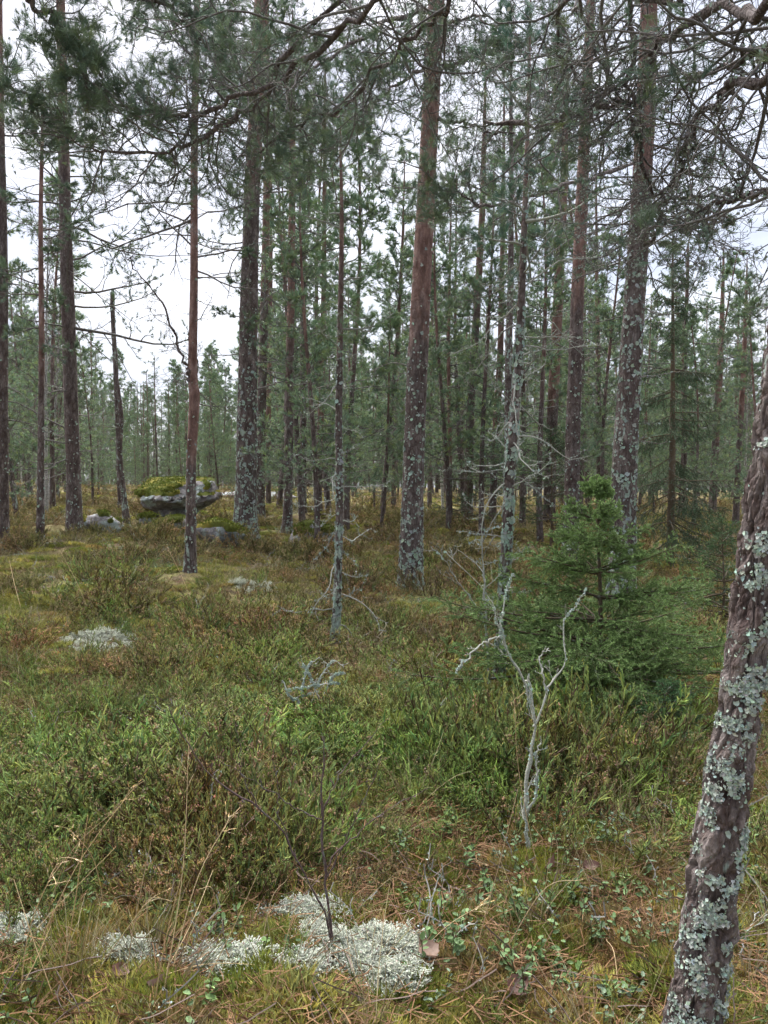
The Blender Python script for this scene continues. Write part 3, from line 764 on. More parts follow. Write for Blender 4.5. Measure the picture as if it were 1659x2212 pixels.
T12, pt12, _ = pine_tree('tall straight pine in the centre, lichen spotted below and reddish above', [(886, 1292, 58), (888, 1230, 52), (892, 1050, 47), (899, 850, 45), (908, 660, 42), (919, 450, 38), (930, 230, 36), (943, 0, 33)], 11, 6, (2.9, 4.6), 3.4, 0.95, 2000, 0.017, seed=34, sides=32, ds=0.025,
          dead=((800, 560, 3, 0.7, 0.1), (420, 100, 5, 0.9, 0.1)))
pine_tree('thin orange stemmed pine behind the centre trunk on its right side', [(974, 1138, 8), (972, 950, 8), (969, 760, 7), (972, 560, 5), (975, 420, 3)], 20, 0.5, (1.3, 2.0), 1.3, 0.6, 0, seed=35,
          dead=((1000, 800, 8, 0.6, 0.0),), live=((860, 420, 26, 1.4, 0.0),), crown=False)
pine_tree('dark trunk fading into the green thicket right of the centre pine', [(1012, 1125, 20), (1016, 900, 18), (1028, 700, 16), (1042, 450, 13)], 22, 4, (5, 8), 4, 0.7, 0, seed=36, dead=((1000, 480, 12, 1.1, 0.0),), live=((560, 300, 8, 1.7, 0.0),))
pine_tree('orange red pine trunk seen behind the birch pole', [(1063, 1138, 17), (1070, 950, 15), (1080, 780, 14), (1086, 500, 10)], 21, 4, (1.7, 2.6), 1.5, 0.5, 0, seed=37, dead=((1000, 700, 8, 0.9, 0.0),), live=((640, 300, 10, 1.6, 0.0),))
pine_tree('pale birch pole with white bark patches right behind the lichened young pine', [(1096, 1190, 19), (1098, 950, 17), (1099, 750, 15), (1103, 600, 13), (1104, 420, 10), (1104, 150, 6)], 15, 1, (30, 40), 9, 1.15, 500, 0.018, seed=38, crown=False, cat='birch tree', name='birch_tree',
          dead=((900, 300, 16, 0.9, 0.1),))
T17, pt17, _ = pine_tree('young pine with whorls of bare lichened branches left of the little spruce', [(1076, 1512, 22), (1084, 1350, 21), (1094, 1180, 24), (1103, 1000, 23), (1115, 850, 20), (1124, 700, 17), (1132, 500, 13), (1140, 260, 8), (1145, 60, 5)], 5.9, 0.5, (1.6, 6.0), 3.2, 1.25, 2200, 0.012, seed=39, lod=0, sides=18, ds=0.03,
          dead=((1320, 1130, 9, 0.45, 0.9), (1110, 900, 14, 0.55, 0.8), (900, 560, 18, 0.7, 0.3)), live=((560, 60, 15, 0.75, 0.05),), crown=False, pine=(0.075, 0.135, 0.09), twigcol=(0.25, 0.25, 0.22))
pine_tree('dark reddish pine standing behind and between the birch pole and the lichened pine', [(1186, 1128, 27), (1190, 980, 25), (1198, 800, 23), (1210, 560, 20), (1218, 400, 17)], 21, 4, (2.4, 4.2), 2, 0.4, 0, seed=40, dead=((950, 500, 8, 1.0, 0.0),), live=((600, 300, 7, 1.7, 0.0),))
pine_tree('bright orange slim trunk glimpsed behind the dark reddish pine', [(1212, 1110, 11), (1210, 900, 11), (1207, 700, 9)], 30, 6, (2.5, 4), 2, 0.2, 0, seed=41, dead=((900, 650, 6, 1.1, 0.0),))
pine_tree('straight pine dotted with pale lichen left of the gnarled pine', [(1230, 1246, 36), (1233, 1150, 33), (1239, 900, 31), (1247, 650, 28), (1256, 450, 25), (1266, 220, 22), (1276, 0, 19)], 14, 5, (4.0, 5.6), 3.4, 0.95, 1100, 0.018, seed=42, sides=22, ds=0.04,
          dead=((800, 480, 8, 1.0, 0.1), (480, 60, 8, 1.3, 0.1)), live=((400, 40, 6, 1.4, 0.0),))
T20, pt20, _ = pine_tree('gnarled thick pine with heavy lichen and a tangle of dead branches', [(1342, 1325, 66), (1345, 1200, 58), (1350, 1000, 52), (1362, 780, 47), (1374, 600, 44), (1386, 400, 41), (1396, 200, 38), (1402, 0, 34)], 10, 5, (5.0, 6.2), 5.6, 1.05, 2300, 0.018, seed=43, sides=32, ds=0.025,
          dead=((1000, 740, 7, 0.55, 0.4, 0.0), (760, 560, 9, 0.8, 0.4), (560, 380, 20, 1.15, 0.5), (400, 60, 18, 1.5, 0.45)))
pine_tree('slender dark stem right of the gnarled pine leaning against the sky', [(1477, 1150, 12), (1478, 950, 11), (1480, 780, 10), (1486, 560, 6)], 22, 0.5, (5, 8), 4, 0.4, 0, seed=45, dead=((1000, 800, 8, 0.8, 0.0),), live=((820, 540, 18, 1.6, 0.0),), crown=False)
pine_tree('reddish pine trunk in the far wood near the leaning tree', [(1538, 1115, 17), (1546, 950, 15), (1556, 780, 12), (1562, 600, 7)], 25, 1, (1.5, 3.5), 2, 0.3, 0, seed=46, dead=((980, 800, 8, 1.0, 0.0),), live=((840, 520, 20, 1.8, 0.0),), crown=False)
pine_tree('pine in the far wood almost touching the leaning trunk', [(1588, 1160, 14), (1596, 980, 12), (1606, 800, 10), (1612, 640, 6)], 20, 1, (2.2, 4), 2, 0.3, 0, seed=47, dead=((980, 820, 8, 0.9, 0.0),), live=((880, 600, 16, 1.3, 0.0),), crown=False)

# side limb of the slender orange pine: a thin dead fork climbing to the left
r = rs(501)
limb(T5, [P(414, 850, 10), P(406, 820, 9.97), P(402, 790, 9.95), P(380, 720, 9.9), P(340, 640, 9.8), P(300, 585, 9.7), P(262, 540, 9.6)], r, 0.045, 0.012, per2=14, per3=2, alive=False, lod=1, l2=0.35, lichen=0.05, wig=0.22)
limb(T12, [P(944, 152, 11), P(1000, 132, 10.9), P(1050, 116, 10.7), P(1100, 104, 10.6), P(1170, 86, 10.4)], r, 0.07, 0.03, per2=18, per3=3, alive=True, al=0.5, lod=1, l2=0.5, lichen=0.1)
limb(T12, [P(938, 262, 11), P(1000, 266, 10.8), P(1045, 280, 10.6), P(1110, 292, 10.3)], r, 0.05, 0.02, per2=12, per3=3, alive=True, al=0.3, lod=1, l2=0.5, lichen=0.1)

limb(T12, [P(941, 20, 11), P(880, 30, 9.6), P(800, 70, 8.6), P(700, 130, 7.9), P(610, 170, 7.5), P(540, 190, 7.3)], r, 0.06, 0.014, per2=44, per3=3, al=0.6, lod=1, l2=0.34, lichen=0.1, dens=0.6)
limb(T12, [P(936, 130, 11), P(870, 175, 9.9), P(800, 230, 9.2), P(740, 290, 8.8), P(690, 330, 8.6)], r, 0.045, 0.012, per2=36, per3=3, al=0.5, lod=1, l2=0.36, lichen=0.1, dens=0.5)
limb(T12, [P(938, 60, 11), P(1000, 40, 9.9), P(1080, 60, 9.2), P(1150, 110, 8.8)], r, 0.045, 0.012, per2=36, per3=3, al=0.5, lod=1, l2=0.4, lichen=0.1, dens=0.5)
# the leaning pine close by on the right: plated bark, lichen cushions, and the boughs that hang into the picture
T23, pt23, ra23 = pine_tree('pine leaning to the right close by, plated bark with pale green lichen cushions', [(1476, 2330, 131), (1500, 2180, 117), (1522, 2040, 107), (1544, 1880, 100), (1570, 1700, 95), (1594, 1546, 90), (1628, 1296, 87), (1660, 1050, 83), (1684, 860, 80), (1702, 700, 77), (1728, 400, 72), (1752, 60, 67)], 2.05, 3.2, (4.5, 6), 9.0, 0.42, 500, 0.006, seed=48, sides=150, ds=0.0065, plates=True, crown=False)
def lichen_cushions(root, spots, d, r):
    """cushions of leafy lichen on the camera side of the trunk: photograph pixel, size in pixels"""
    for x, y, wx, wy, n in spots:
        n = int(n * 1.1)
        wx, wy = wx * 0.55, wy * 0.55
        sub = np.stack([r.normal(size=6) * wx * 0.8, r.normal(size=6) * wy * 0.9], -1)
        mbl = MB()
        q = sub[r.integers(0, 6, n)] + np.stack([r.normal(size=n) * wx * 0.32, r.normal(size=n) * wy * 0.32], -1)
        pos, nm = [], []
        for a, b in q:
            p = P(x + a, y + b, d)
            i = np.argmin(np.abs(pt23[:, 2] - p[2])); c = pt23[i]; R = ra23[i]
            dx = np.clip((p[0] - c[0]) / R, -0.99, 0.99)
            nv = np.array([dx, -math.sqrt(1 - dx * dx), 0.0])
            pos.append(np.array([c[0] + nv[0] * R, c[1] + nv[1] * R, p[2]])); nm.append(nv + np.array([0, 0, 0.15]))
        pos, nm = np.array(pos), np.array(nm)
        flakes(mbl, pos + nm * (0.002 + 0.006 * r.random((n, 1))), nm + 0.55 * r.normal(size=nm.shape), 0.0018 + 0.0062 * r.random(n) ** 2, r, np.array((0.37, 0.42, 0.36)), 0.45)
        tag(link('lichen_cushion', mbl.mesh('lichen_cushion', M_LICH, False, np.array(root.location)), root), kind='stuff')
lichen_cushions(T23, [(1640, 1335, 60, 34, 420), (1615, 1455, 70, 40, 520), (1585, 1490, 40, 34, 260), (1610, 1240, 34, 34, 220), (1622, 1165, 34, 30, 200), (1585, 1395, 26, 34, 160), (1570, 1560, 50, 26, 300),
                      (1556, 1640, 50, 60, 520), (1535, 1725, 30, 44, 260), (1590, 1790, 30, 62, 320), (1522, 1900, 34, 34, 240), (1515, 1950, 40, 30, 260), (1480, 2020, 50, 50, 420), (1492, 2110, 60, 70, 620),
                      (1470, 2190, 34, 34, 240), (1540, 2160, 26, 40, 140), (1560, 1900, 16, 26, 70), (1648, 975, 22, 26, 120), (1550, 2020, 20, 24, 80), (1512, 1830, 26, 24, 120), (1642, 1580, 14, 22, 50)], 2.05, rs(601))
# a knot hole scar
r = rs(700)
hz = lambda z: at_height(pt23, np.array([z]))[0]
A0, A1 = hz(3.4), hz(4.0)
limb(T23, [A0, P(1659, 5, 2.9), P(1560, 12, 3.3), P(1480, 50, 3.7), P(1415, 110, 4.0), P(1388, 180, 4.2), P(1352, 222, 4.3), P(1305, 226, 4.4), P(1240, 240, 4.6), P(1150, 262, 4.8), P(1045, 262, 5.0)], r, 0.046, 0.022, per2=30, per3=3, al=0.25, lod=0, l2=0.30, lichen=0.5, wig=0.28, gc=-0.04)
limb(T23, [hz(3.1), P(1659, 130, 3.0), P(1590, 175, 3.4), P(1530, 235, 3.7), P(1475, 330, 4.0), P(1440, 400, 4.2), P(1420, 470, 4.4), P(1390, 530, 4.6)], r, 0.040, 0.02, per2=26, per3=3, al=0.12, lod=0, l2=0.36, lichen=0.6, wig=0.3)
limb(T23, [A1, P(1500, -60, 3.4), P(1370, -10, 3.9), P(1361, 110, 4.1), P(1359, 240, 4.2), P(1374, 310, 4.3), P(1402, 420, 4.4)], r, 0.034, 0.018, per2=20, per3=3, al=0.0, lod=0, l2=0.4, lichen=0.7, wig=0.28)
limb(T23, [hz(2.9), P(1720, 330, 2.9), P(1659, 420, 3.3), P(1600, 430, 3.6), P(1540, 440, 3.9), P(1450, 450, 4.3)], r, 0.03, 0.012, per2=22, per3=3, al=0.3, lod=0, l2=0.45, lichen=0.5, wig=0.28)
limb(T23, [hz(3.6), P(1700, 60, 3.0), P(1640, 110, 3.3), P(1560, 140, 3.7), P(1480, 170, 4.2)], r, 0.035, 0.015, per2=22, per3=3, al=0.3, lod=0, l2=0.455, lichen=0.5, wig=0.28)
limb(T23, [A1, P(1350, -120, 3.3), P(1240, -20, 3.9), P(1200, 70, 4.2), P(1225, 150, 4.4), P(1300, 210, 4.5)], r, 0.03, 0.015, per2=26, per3=3, al=0.05, lod=0, l2=0.5, lichen=0.7, wig=0.26)
limb(T23, [hz(4.6), P(1250, -260, 3.2), P(1000, -110, 3.7), P(830, -5, 4.1), P(720, 75, 4.4), P(595, 175, 4.7), P(500, 210, 4.9), P(425, 235, 5.1), P(350, 248, 5.2), P(300, 245, 5.3), P(235, 228, 5.4)], r, 0.048, 0.012, per2=46, per3=3, al=0.5, lod=0, l2=0.22, lichen=0.35, wig=0.2, gc=0.06, t0=0.3)
limb(T23, [hz(4.4), P(1300, -200, 3.4), P(1080, -80, 3.9), P(974, 0, 4.2), P(944, 40, 4.3), P(879, 95, 4.5), P(829, 130, 4.6), P(750, 210, 4.8), P(665, 260, 5.0), P(575, 315, 5.2), P(520, 350, 5.3)], r, 0.036, 0.012, per2=36, per3=3, al=0.4, lod=0, l2=0.24, lichen=0.35, wig=0.22, gc=0.04, t0=0.3)
limb(T23, [hz(4.6), P(1150, -300, 3.4), P(800, -80, 4.2), P(640, 120, 4.7), P(560, 220, 4.9), P(500, 262, 5.0), P(425, 295, 5.1), P(350, 325, 5.2), P(250, 332, 5.3), P(190, 318, 5.4), P(125, 298, 5.5)], r, 0.04, 0.01, per2=40, per3=3, al=0.62, lod=0, l2=0.20, lichen=0.3, wig=0.2, gc=0.08, t0=0.35)
limb(T20, [P(1386, 340, 10), P(1300, 372, 8.6), P(1215, 402, 7.8), P(1130, 425, 7.2), P(1050, 440, 6.8), P(995, 425, 6.6), P(945, 395, 6.5)], r, 0.05, 0.012, per2=30, per3=3, al=0.65, lod=0, l2=0.24, lichen=0.2, wig=0.18, gc=0.12, t0=0.3)
limb(T20, [P(1385, 450, 10), P(1470, 430, 9.5), P(1560, 425, 9.2), P(1659, 410, 9)], r, 0.05, 0.02, per2=20, per3=3, al=0.15, lod=1, l2=0.45, lichen=0.5, wig=0.25)
limb(T20, [P(1380, 500, 10), P(1440, 480, 9.6), P(1500, 490, 9.3), P(1570, 470, 9)], r, 0.05, 0.02, per2=20, per3=3, al=0.15, lod=1, l2=0.45, lichen=0.6, wig=0.25)
# pine standing off the left edge: its boughs reach into the top left corner
rL, ptL, _ = pine_tree('pine just outside the left edge whose boughs hang into the top left corner', [(-560, 1800, 60), (-560, 1000, 54), (-555, 200, 46), (-550, -600, 40)], 4.5, 3, (3, 5), 2, 0.6, 0, seed=49, crown=False)
hl = lambda z: at_height(ptL, np.array([z]))[0]
limb(rL, [hl(4.6), P(-200, -120, 4.5), P(40, -30, 4.6), P(70, 0, 4.6), P(110, 36, 4.7), P(150, 86, 4.8), P(176, 122, 4.9), P(192, 160, 5.0), P(205, 230, 5.1)], r, 0.06, 0.014, per2=36, per3=3, al=0.7, lod=0, l2=0.22, lichen=0.2, wig=0.2, gc=0.1, t0=0.35)
limb(rL, [hl(4.9), P(-150, -200, 5.0), P(150, -120, 5.2), P(300, -20, 5.4), P(400, 40, 5.6), P(470, 110, 5.8)], r, 0.05, 0.012, per2=40, per3=3, al=0.8, lod=0, l2=0.26, lichen=0.1, wig=0.18, gc=0.1, t0=0.4)
limb(rL, [hl(3.6), P(-250, 150, 5.0), P(-60, 180, 5.3), P(30, 200, 5.5), P(90, 250, 5.7), P(150, 300, 5.9)], r, 0.045, 0.012, per2=30, per3=3, al=0.7, lod=0, l2=0.24, lichen=0.1, wig=0.18, gc=0.1, t0=0.4)

# ------------------------------------------------------------------ spruces
def spruce(label, px, py, d, H, W, seed, nb=70, zlo=0.05, droop=-0.05, per=14, twl=0.26, nd=150, nw=0.0042, base_col=(0.026, 0.055, 0.020), lod=0, group=None, low=None, trunk_r=None, hang=0.0, pw=1.0):
    r = rs(seed); b = P(px, py, d); b[2] = gz(b[0], b[1])
    root = empty('spruce_tree', b, label, 'spruce tree', group)
    tr = trunk_r or 0.012 * H
    zt = np.linspace(0, 1, 24); pth = np.column_stack([0.02 * np.sin(zt * 5), 0.02 * np.cos(zt * 4), zt * H - 0.05])
    tm = MB(); tubes(tm, pth, tr * (1 - 0.9 * zt) + 0.003, 10, (0.10, 0.075, 0.05)); link('trunk', tm.mesh('trunk', M_TWIG), root)
    t = np.sort(zlo + (0.97 - zlo) * r.random(nb) ** pw); t = np.round(t * (9 if pw > 1 else 16)) / (9 if pw > 1 else 16) + 0.010 * r.normal(size=nb)
    t = np.clip(t, 0.02, 0.93)
    az = r.random(nb) * 6.283
    el = droop + 0.75 * np.clip(t, 0, 1) ** 2.2 + 0.12 * r.normal(size=nb)
    L = W * np.clip(1.04 - t, 0.06, None) ** (1.25 if pw > 1 else 0.8) * (0.6 + 0.55 * r.random(nb))
    if low is not None: L = L * np.where(t < low, 0.75, 1)
    S = np.stack([0 * t, 0 * t, t * H], -1); D = np.stack([np.cos(az) * np.cos(el), np.sin(az) * np.cos(el), np.sin(el)], -1)
    P1 = walk(S, D, L, 8, 0.05, -0.015, r, 0.07)
    wood, need = MB(), MB()
    tubes(wood, P1, (0.004 + 0.007 * L)[:, None] * np.linspace(1, 0.25, 9)[None], 4, (0.09, 0.07, 0.045))
    S2, D2, t2, i2 = spawn(P1, per, 0.12, 1.0, 0.95, r, 0.18, 0.15)
    if hang: D2[:, 2] -= hang
    L2 = np.minimum(L[i2] * twl * (1.15 - 0.8 * t2) * (0.7 + 0.5 * r.random(len(t2))) + 0.03, 0.5)
    P2 = walk(S2, D2, L2, 5, 0.07, -0.02 - 0.05 * hang, r)
    tubes(wood, P2, np.full(P2.shape[:2], 0.0022 if lod == 0 else 0.004), 3, (0.08, 0.065, 0.04))
    S3, D3, t3, i3 = spawn(P2, 3, 0.15, 0.95, 0.85, r, 0.25, 0.15)
    if hang: D3[:, 2] -= hang
    P3 = walk(S3, D3, np.maximum(L2[i3] * 0.45 * (1.1 - 0.6 * t3), 0.03), 3, 0.07, -0.01, r)
    for PP, share in ((P1[:, 3:], 1.0), (P2, 1.0), (P3, 1.0)):
        m, n, _ = PP.shape
        a, bb = PP[:, :-1].reshape(-1, 3), PP[:, 1:].reshape(-1, 3)
        seg = np.linalg.norm(bb - a, axis=1)
        k = r.poisson(seg * nd); i = np.repeat(np.arange(len(seg)), k)
        u = r.random((len(i), 1)); pos = a[i] + (bb - a)[i] * u
        dirn = nrm((bb - a)[i])
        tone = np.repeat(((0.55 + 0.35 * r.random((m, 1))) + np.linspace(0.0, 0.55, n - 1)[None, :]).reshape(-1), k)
        q = r.normal(size=pos.shape); q = nrm(q - (q * dirn).sum(-1, keepdims=True) * dirn)
        ndv = dirn * 0.62 + q * 0.78; ln = (0.013 if lod == 0 else 0.024) * (0.8 + 0.4 * r.random((len(pos), 1)))
        side = nrm(np.cross(ndv, r.normal(size=pos.shape))) * nw * 0.5
        V = np.stack([pos - side, pos + side, pos + ndv * ln], 1).reshape(-1, 3)
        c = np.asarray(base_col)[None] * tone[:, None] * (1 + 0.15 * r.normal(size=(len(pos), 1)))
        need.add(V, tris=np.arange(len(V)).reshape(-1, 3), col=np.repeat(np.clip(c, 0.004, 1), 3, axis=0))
    tag(link('branches', wood.mesh('branches', M_TWIG), root), kind='stuff')
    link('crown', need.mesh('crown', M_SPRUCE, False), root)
    return root
spruce('small bushy green spruce in front of the gnarled pine', 1290, 1540, 5.5, 1.62, 1.45, 71, nb=100, zlo=0.10, droop=0.03, per=20, twl=0.32, nd=760, nw=0.0046, base_col=(0.15, 0.23, 0.075), pw=1.45)
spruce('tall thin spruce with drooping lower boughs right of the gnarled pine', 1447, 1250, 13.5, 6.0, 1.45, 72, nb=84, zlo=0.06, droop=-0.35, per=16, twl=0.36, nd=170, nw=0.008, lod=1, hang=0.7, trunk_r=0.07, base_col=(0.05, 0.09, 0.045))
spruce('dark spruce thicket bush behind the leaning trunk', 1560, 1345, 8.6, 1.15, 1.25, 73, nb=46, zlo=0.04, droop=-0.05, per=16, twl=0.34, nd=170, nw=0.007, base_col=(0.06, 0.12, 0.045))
spruce('low spruce seedling at the base of the small bushy spruce', 1440, 1640, 4.5, 0.40, 0.42, 74, nb=26, zlo=0.1, per=10, nd=300, base_col=(0.07, 0.14, 0.055))
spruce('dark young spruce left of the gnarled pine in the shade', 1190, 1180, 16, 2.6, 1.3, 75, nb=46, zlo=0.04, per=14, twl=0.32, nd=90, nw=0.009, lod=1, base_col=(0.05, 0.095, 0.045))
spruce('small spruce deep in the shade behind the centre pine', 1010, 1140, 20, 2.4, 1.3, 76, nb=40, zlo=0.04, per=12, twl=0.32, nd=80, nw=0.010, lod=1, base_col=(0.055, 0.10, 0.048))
spruce('spruce seedling peeping from the heather left of the forked dead stick', 1110, 1600, 4.7, 0.30, 0.34, 77, nb=20, zlo=0.1, per=9, nd=300, base_col=(0.07, 0.14, 0.055))

# ------------------------------------------------------------------ the wood behind: individual trees sharing a few meshes
def variant(kind, seed):
    r = rs(seed); tm, wood, need = MB(), MB(), MB()
    if kind == 'tall':
        H = 14.0; zt = np.linspace(0, 1, 9)
        pth = np.column_stack([0.10 * np.sin(zt * 3 + seed), 0.1 * np.cos(zt * 2 + seed), zt * H - 0.1]); rad = 0.125 * (1 - 0.85 * zt) + 0.01
        trunk(tm, pth, rad, r, 8, 0.4, 3.5, 9.0, 2.5, lamt=0.7)
        n = 26; z = 1.6 + 5.0 * r.random(n); az = r.random(n) * 6.283
        D = np.stack([np.cos(az), np.sin(az), 0.15 * r.normal(size=n)], -1); S = np.stack([np.interp(z, pth[:, 2], pth[:, 0]), np.interp(z, pth[:, 2], pth[:, 1]), z], -1)
        grow(wood, need, None, S, D, 0.5 + 0.9 * r.random(n), r, 0.012, False, 2, wig=0.18, gc=0.1, per2=4, per3=2)
        n = 50; z = 3.4 + 10.5 * np.sort(r.random(n)); t = (z - 3.4) / 10.6; az = r.random(n) * 6.283
        el = 0.05 + 0.6 * t + 0.2 * r.normal(size=n); L = (1.9 - 1.35 * t) * (0.6 + 0.5 * r.random(n))
        D = np.stack([np.cos(az) * np.cos(el), np.sin(az) * np.cos(el), np.sin(el)], -1); S = np.stack([np.interp(z, pth[:, 2], pth[:, 0]), np.interp(z, pth[:, 2], pth[:, 1]), z], -1)
        grow(wood, need, None, S, D, L, r, 0.02, True, 2, wig=0.15, gc=0.07, per2=8, per3=3, pine=(0.14, 0.20, 0.115))
    elif kind == 'young':
        H = 7.0; zt = np.linspace(0, 1, 9)
        pth = np.column_stack([0.14 * np.sin(zt * 4 + seed), 0.12 * np.cos(zt * 3 + seed), zt * H - 0.1]); rad = 0.052 * (1 - 0.9 * zt) + 0.006
        trunk(tm, pth, rad, r, 7, 0.4, 1.5, 6.0, 2.0, lamt=0.8)
        n = 64; z = 0.7 + 6.2 * np.sort(r.random(n)) ** 0.9; t = (z - 0.7) / 6.3; az = r.random(n) * 6.283
        el = -0.05 + 0.75 * t + 0.15 * r.normal(size=n); L = (1.25 - 0.95 * t) * (0.65 + 0.5 * r.random(n))
        al = t > 0.02 + 0.08 * r.random(n)
        D = np.stack([np.cos(az) * np.cos(el), np.sin(az) * np.cos(el), np.sin(el)], -1); S = np.stack([np.interp(z, pth[:, 2], pth[:, 0]), np.interp(z, pth[:, 2], pth[:, 1]), z], -1)
        grow(wood, need, None, S, D, L, r, 0.011, al, 2, wig=0.12, gc=0.07, per2=7, per3=3, pine=(0.15, 0.215, 0.115))
    elif kind == 'birch':
        H = 7.5; zt = np.linspace(0, 1, 9)
        pth = np.column_stack([0.12 * np.sin(zt * 3 + seed), 0.1 * np.cos(zt * 2 + seed), zt * H - 0.1]); rad = 0.045 * (1 - 0.9 * zt) + 0.005
        tubes(tm, pth, rad, 6, (0.36, 0.35, 0.33))
        n = 40; z = 1.2 + 6.2 * r.random(n); t = z / H; az = r.random(n) * 6.283; el = 0.7 + 0.2 * r.normal(size=n)
        D = np.stack([np.cos(az) * np.cos(el), np.sin(az) * np.cos(el), np.sin(el)], -1); S = np.stack([np.interp(z, pth[:, 2], pth[:, 0]), np.interp(z, pth[:, 2], pth[:, 1]), z], -1)
        grow(wood, need, None, S, D, (1.5 - 0.9 * t), r, 0.010, False, 2, wig=0.12, gc=0.0, per2=7, per3=3, col=(0.10, 0.075, 0.075))
    out = [('trunk', tm.mesh('trunk', M_BIRCH if kind == 'birch' else M_BARK)), ('branches', wood.mesh('branches', M_TWIG))]
    if need.n: out.append(('crown', need.mesh('crown', M_NEED, False)))
    return out
VAR = {'tall': [variant('tall', 1000 + i) for i in range(4)], 'young': [variant('young', 1100 + i) for i in range(4)], 'birch': [variant('birch', 1200 + i) for i in range(2)]}
HGT = {'tall': 14.0, 'young': 7.0, 'birch': 7.5}
def put_tree(kind, v, x, y, s, rz, label, group):
    o = empty({'tall': 'pine_tree', 'young': 'young_pine', 'birch': 'birch_tree'}[kind], (x, y, gz(x, y) - 0.02), label, {'tall': 'pine tree', 'young': 'pine tree', 'birch': 'birch tree'}[kind], group)
    o.rotation_euler = (0.05 * math.sin(rz * 7), 0.05 * math.cos(rz * 11), rz); o.scale = (s, s, s)
    for n, me in VAR[kind][v % len(VAR[kind])]:
        c = link(n, me, o)
        if n == 'branches': c['kind'] = 'stuff'
    return o
# how high the tree line stands along the picture (photograph pixels)
TOPX = [-200, 0, 110, 170, 230, 300, 380, 470, 540, 580, 640, 760, 860, 900, 1000, 1100, 1180, 1300, 1420, 1470, 1530, 1600, 1700, 1900]
TOPY = [240, 240, 300, 600, 740, 770, 760, 740, 560, 250, 180, 140, 300, 380, 330, 280, 200, 330, 430, 520, 520, 480, 480, 480]
FAR = (('tall', 'pine in the wood behind the clearing, dark trunk and thin green crown', 'pines of the wood behind the clearing'),
       ('young', 'young pine with a loose green crown in the wood behind the clearing', 'young pines of the wood behind the clearing'),
       ('birch', 'thin bare birch in the wood behind the clearing', 'bare birches of the wood behind the clearing'))
r = rs(42)
placed = [(p[0], p[1]) for p in CTRL[:22]]
MID = [(640, 16.5, 8.8), (765, 17, 9.6), (715, 21.5, 11.4), (835, 22, 10.2), (600, 23, 11), (955, 18, 8), (1012, 24.5, 11), (1055, 17.5, 8.6), (1135, 20, 10.4), (1185, 17, 9), (1255, 22, 11.5), (1312, 18, 7.5), (40, 17, 7.4), (112, 21, 9.2), (1505, 19.5, 5.8),
       (1632, 17, 5.6), (905, 25, 9), (670, 13.2, 6.6), (1540, 23, 8), (200, 24, 5.4), (470, 27, 5.2)]
for k, (px, y, Hh) in enumerate(MID):
    x = (px - CX) / FPX * y
    put_tree('young', k, x, y, Hh / 7.0, r.random() * 6.28, '', 'young pines of the wood behind the clearing')['px'] = float(px)
    placed.append((x, y))
cnt = 0
for k in range(900):
    if cnt >= 128: break
    y = 17 + 45 * r.random() ** 1.1
    px = -120 + 1900 * r.random()
    x = (px - CX) / FPX * y
    if min((x - a) ** 2 + (y - b) ** 2 for a, b in placed) < (1.1 + 0.016 * y) ** 2: continue
    if abs(px - 380) < 110 and y < 24: continue
    top = np.interp(px, TOPX, TOPY) + 230 * r.random()
    Hh = (1055 - top) / FPX * y + 0.6
    u = r.random()
    kind = 'birch' if u < 0.12 else ('young' if (u < 0.88 or Hh < 6) else 'tall')
    if kind == 'birch': Hh = min(Hh, 8)
    if kind == 'young': Hh = min(Hh, 9.5) * (0.55 + 0.45 * r.random())
    if kind == 'tall': Hh = min(Hh, 19)
    if y < 22 and kind == 'tall' and r.random() < 0.6: kind = 'young'; Hh = min(Hh, 8)
    s = Hh / HGT[kind]
    if s < 0.25: continue
    w = [f for f in FAR if f[0] == kind][0]
    put_tree(kind, int(r.integers(0, 9)), x, y, s, r.random() * 6.28, w[1], w[2])['px'] = float(px)
    placed.append((x, y)); cnt += 1

COLS = [(0, 'at the left edge'), (87, 'right of the leftmost trunk'), (160, 'by the left leaning grey pine'), (245, 'near the broken snag'), (345, 'above the table rock'), (445, 'right of the slender orange pine'), (545, 'behind the thickest pine'), (622, 'behind the dark straight pine'), (690, 'behind the small reddish pine'),
        (760, 'right of the slim sapling'), (850, 'left of the tall centre pine'), (950, 'right of the tall centre pine'), (1030, 'in the green thicket'), (1100, 'behind the birch pole'), (1170, 'left of the lichen dotted pine'), (1260, 'right of the lichen dotted pine'), (1345, 'behind the gnarled pine'), (1420, 'right of the gnarled pine'),
        (1480, 'behind the drooping spruce'), (1550, 'near the leaning trunk'), (1640, 'at the right edge')]
WHAT = {'pine_tree': 'thin crowned pine', 'young_pine': 'young green pine', 'birch_tree': 'thin bare birch'}
for o in [o for o in COL.objects if 'px' in o]:
    c = min(COLS, key=lambda q: abs(q[0] - o['px']))[1]; d = o.location.y
    far = 'standing nearer' if d < 22 else ('in the wood' if d < 34 else ('deeper in the wood' if d < 47 else 'far off in the wood'))
    hh = o.dimensions.z if o.type == 'MESH' else o.scale[2] * {'pine_tree': 14, 'young_pine': 7, 'birch_tree': 7.5}[o.name.split('.')[0]]
    size = 'tall' if hh > 9 else ('short' if hh < 4.5 else 'middling')
    o['label'] = ' '.join([size, WHAT[o.name.split('.')[0]], far, c]); del o['px']

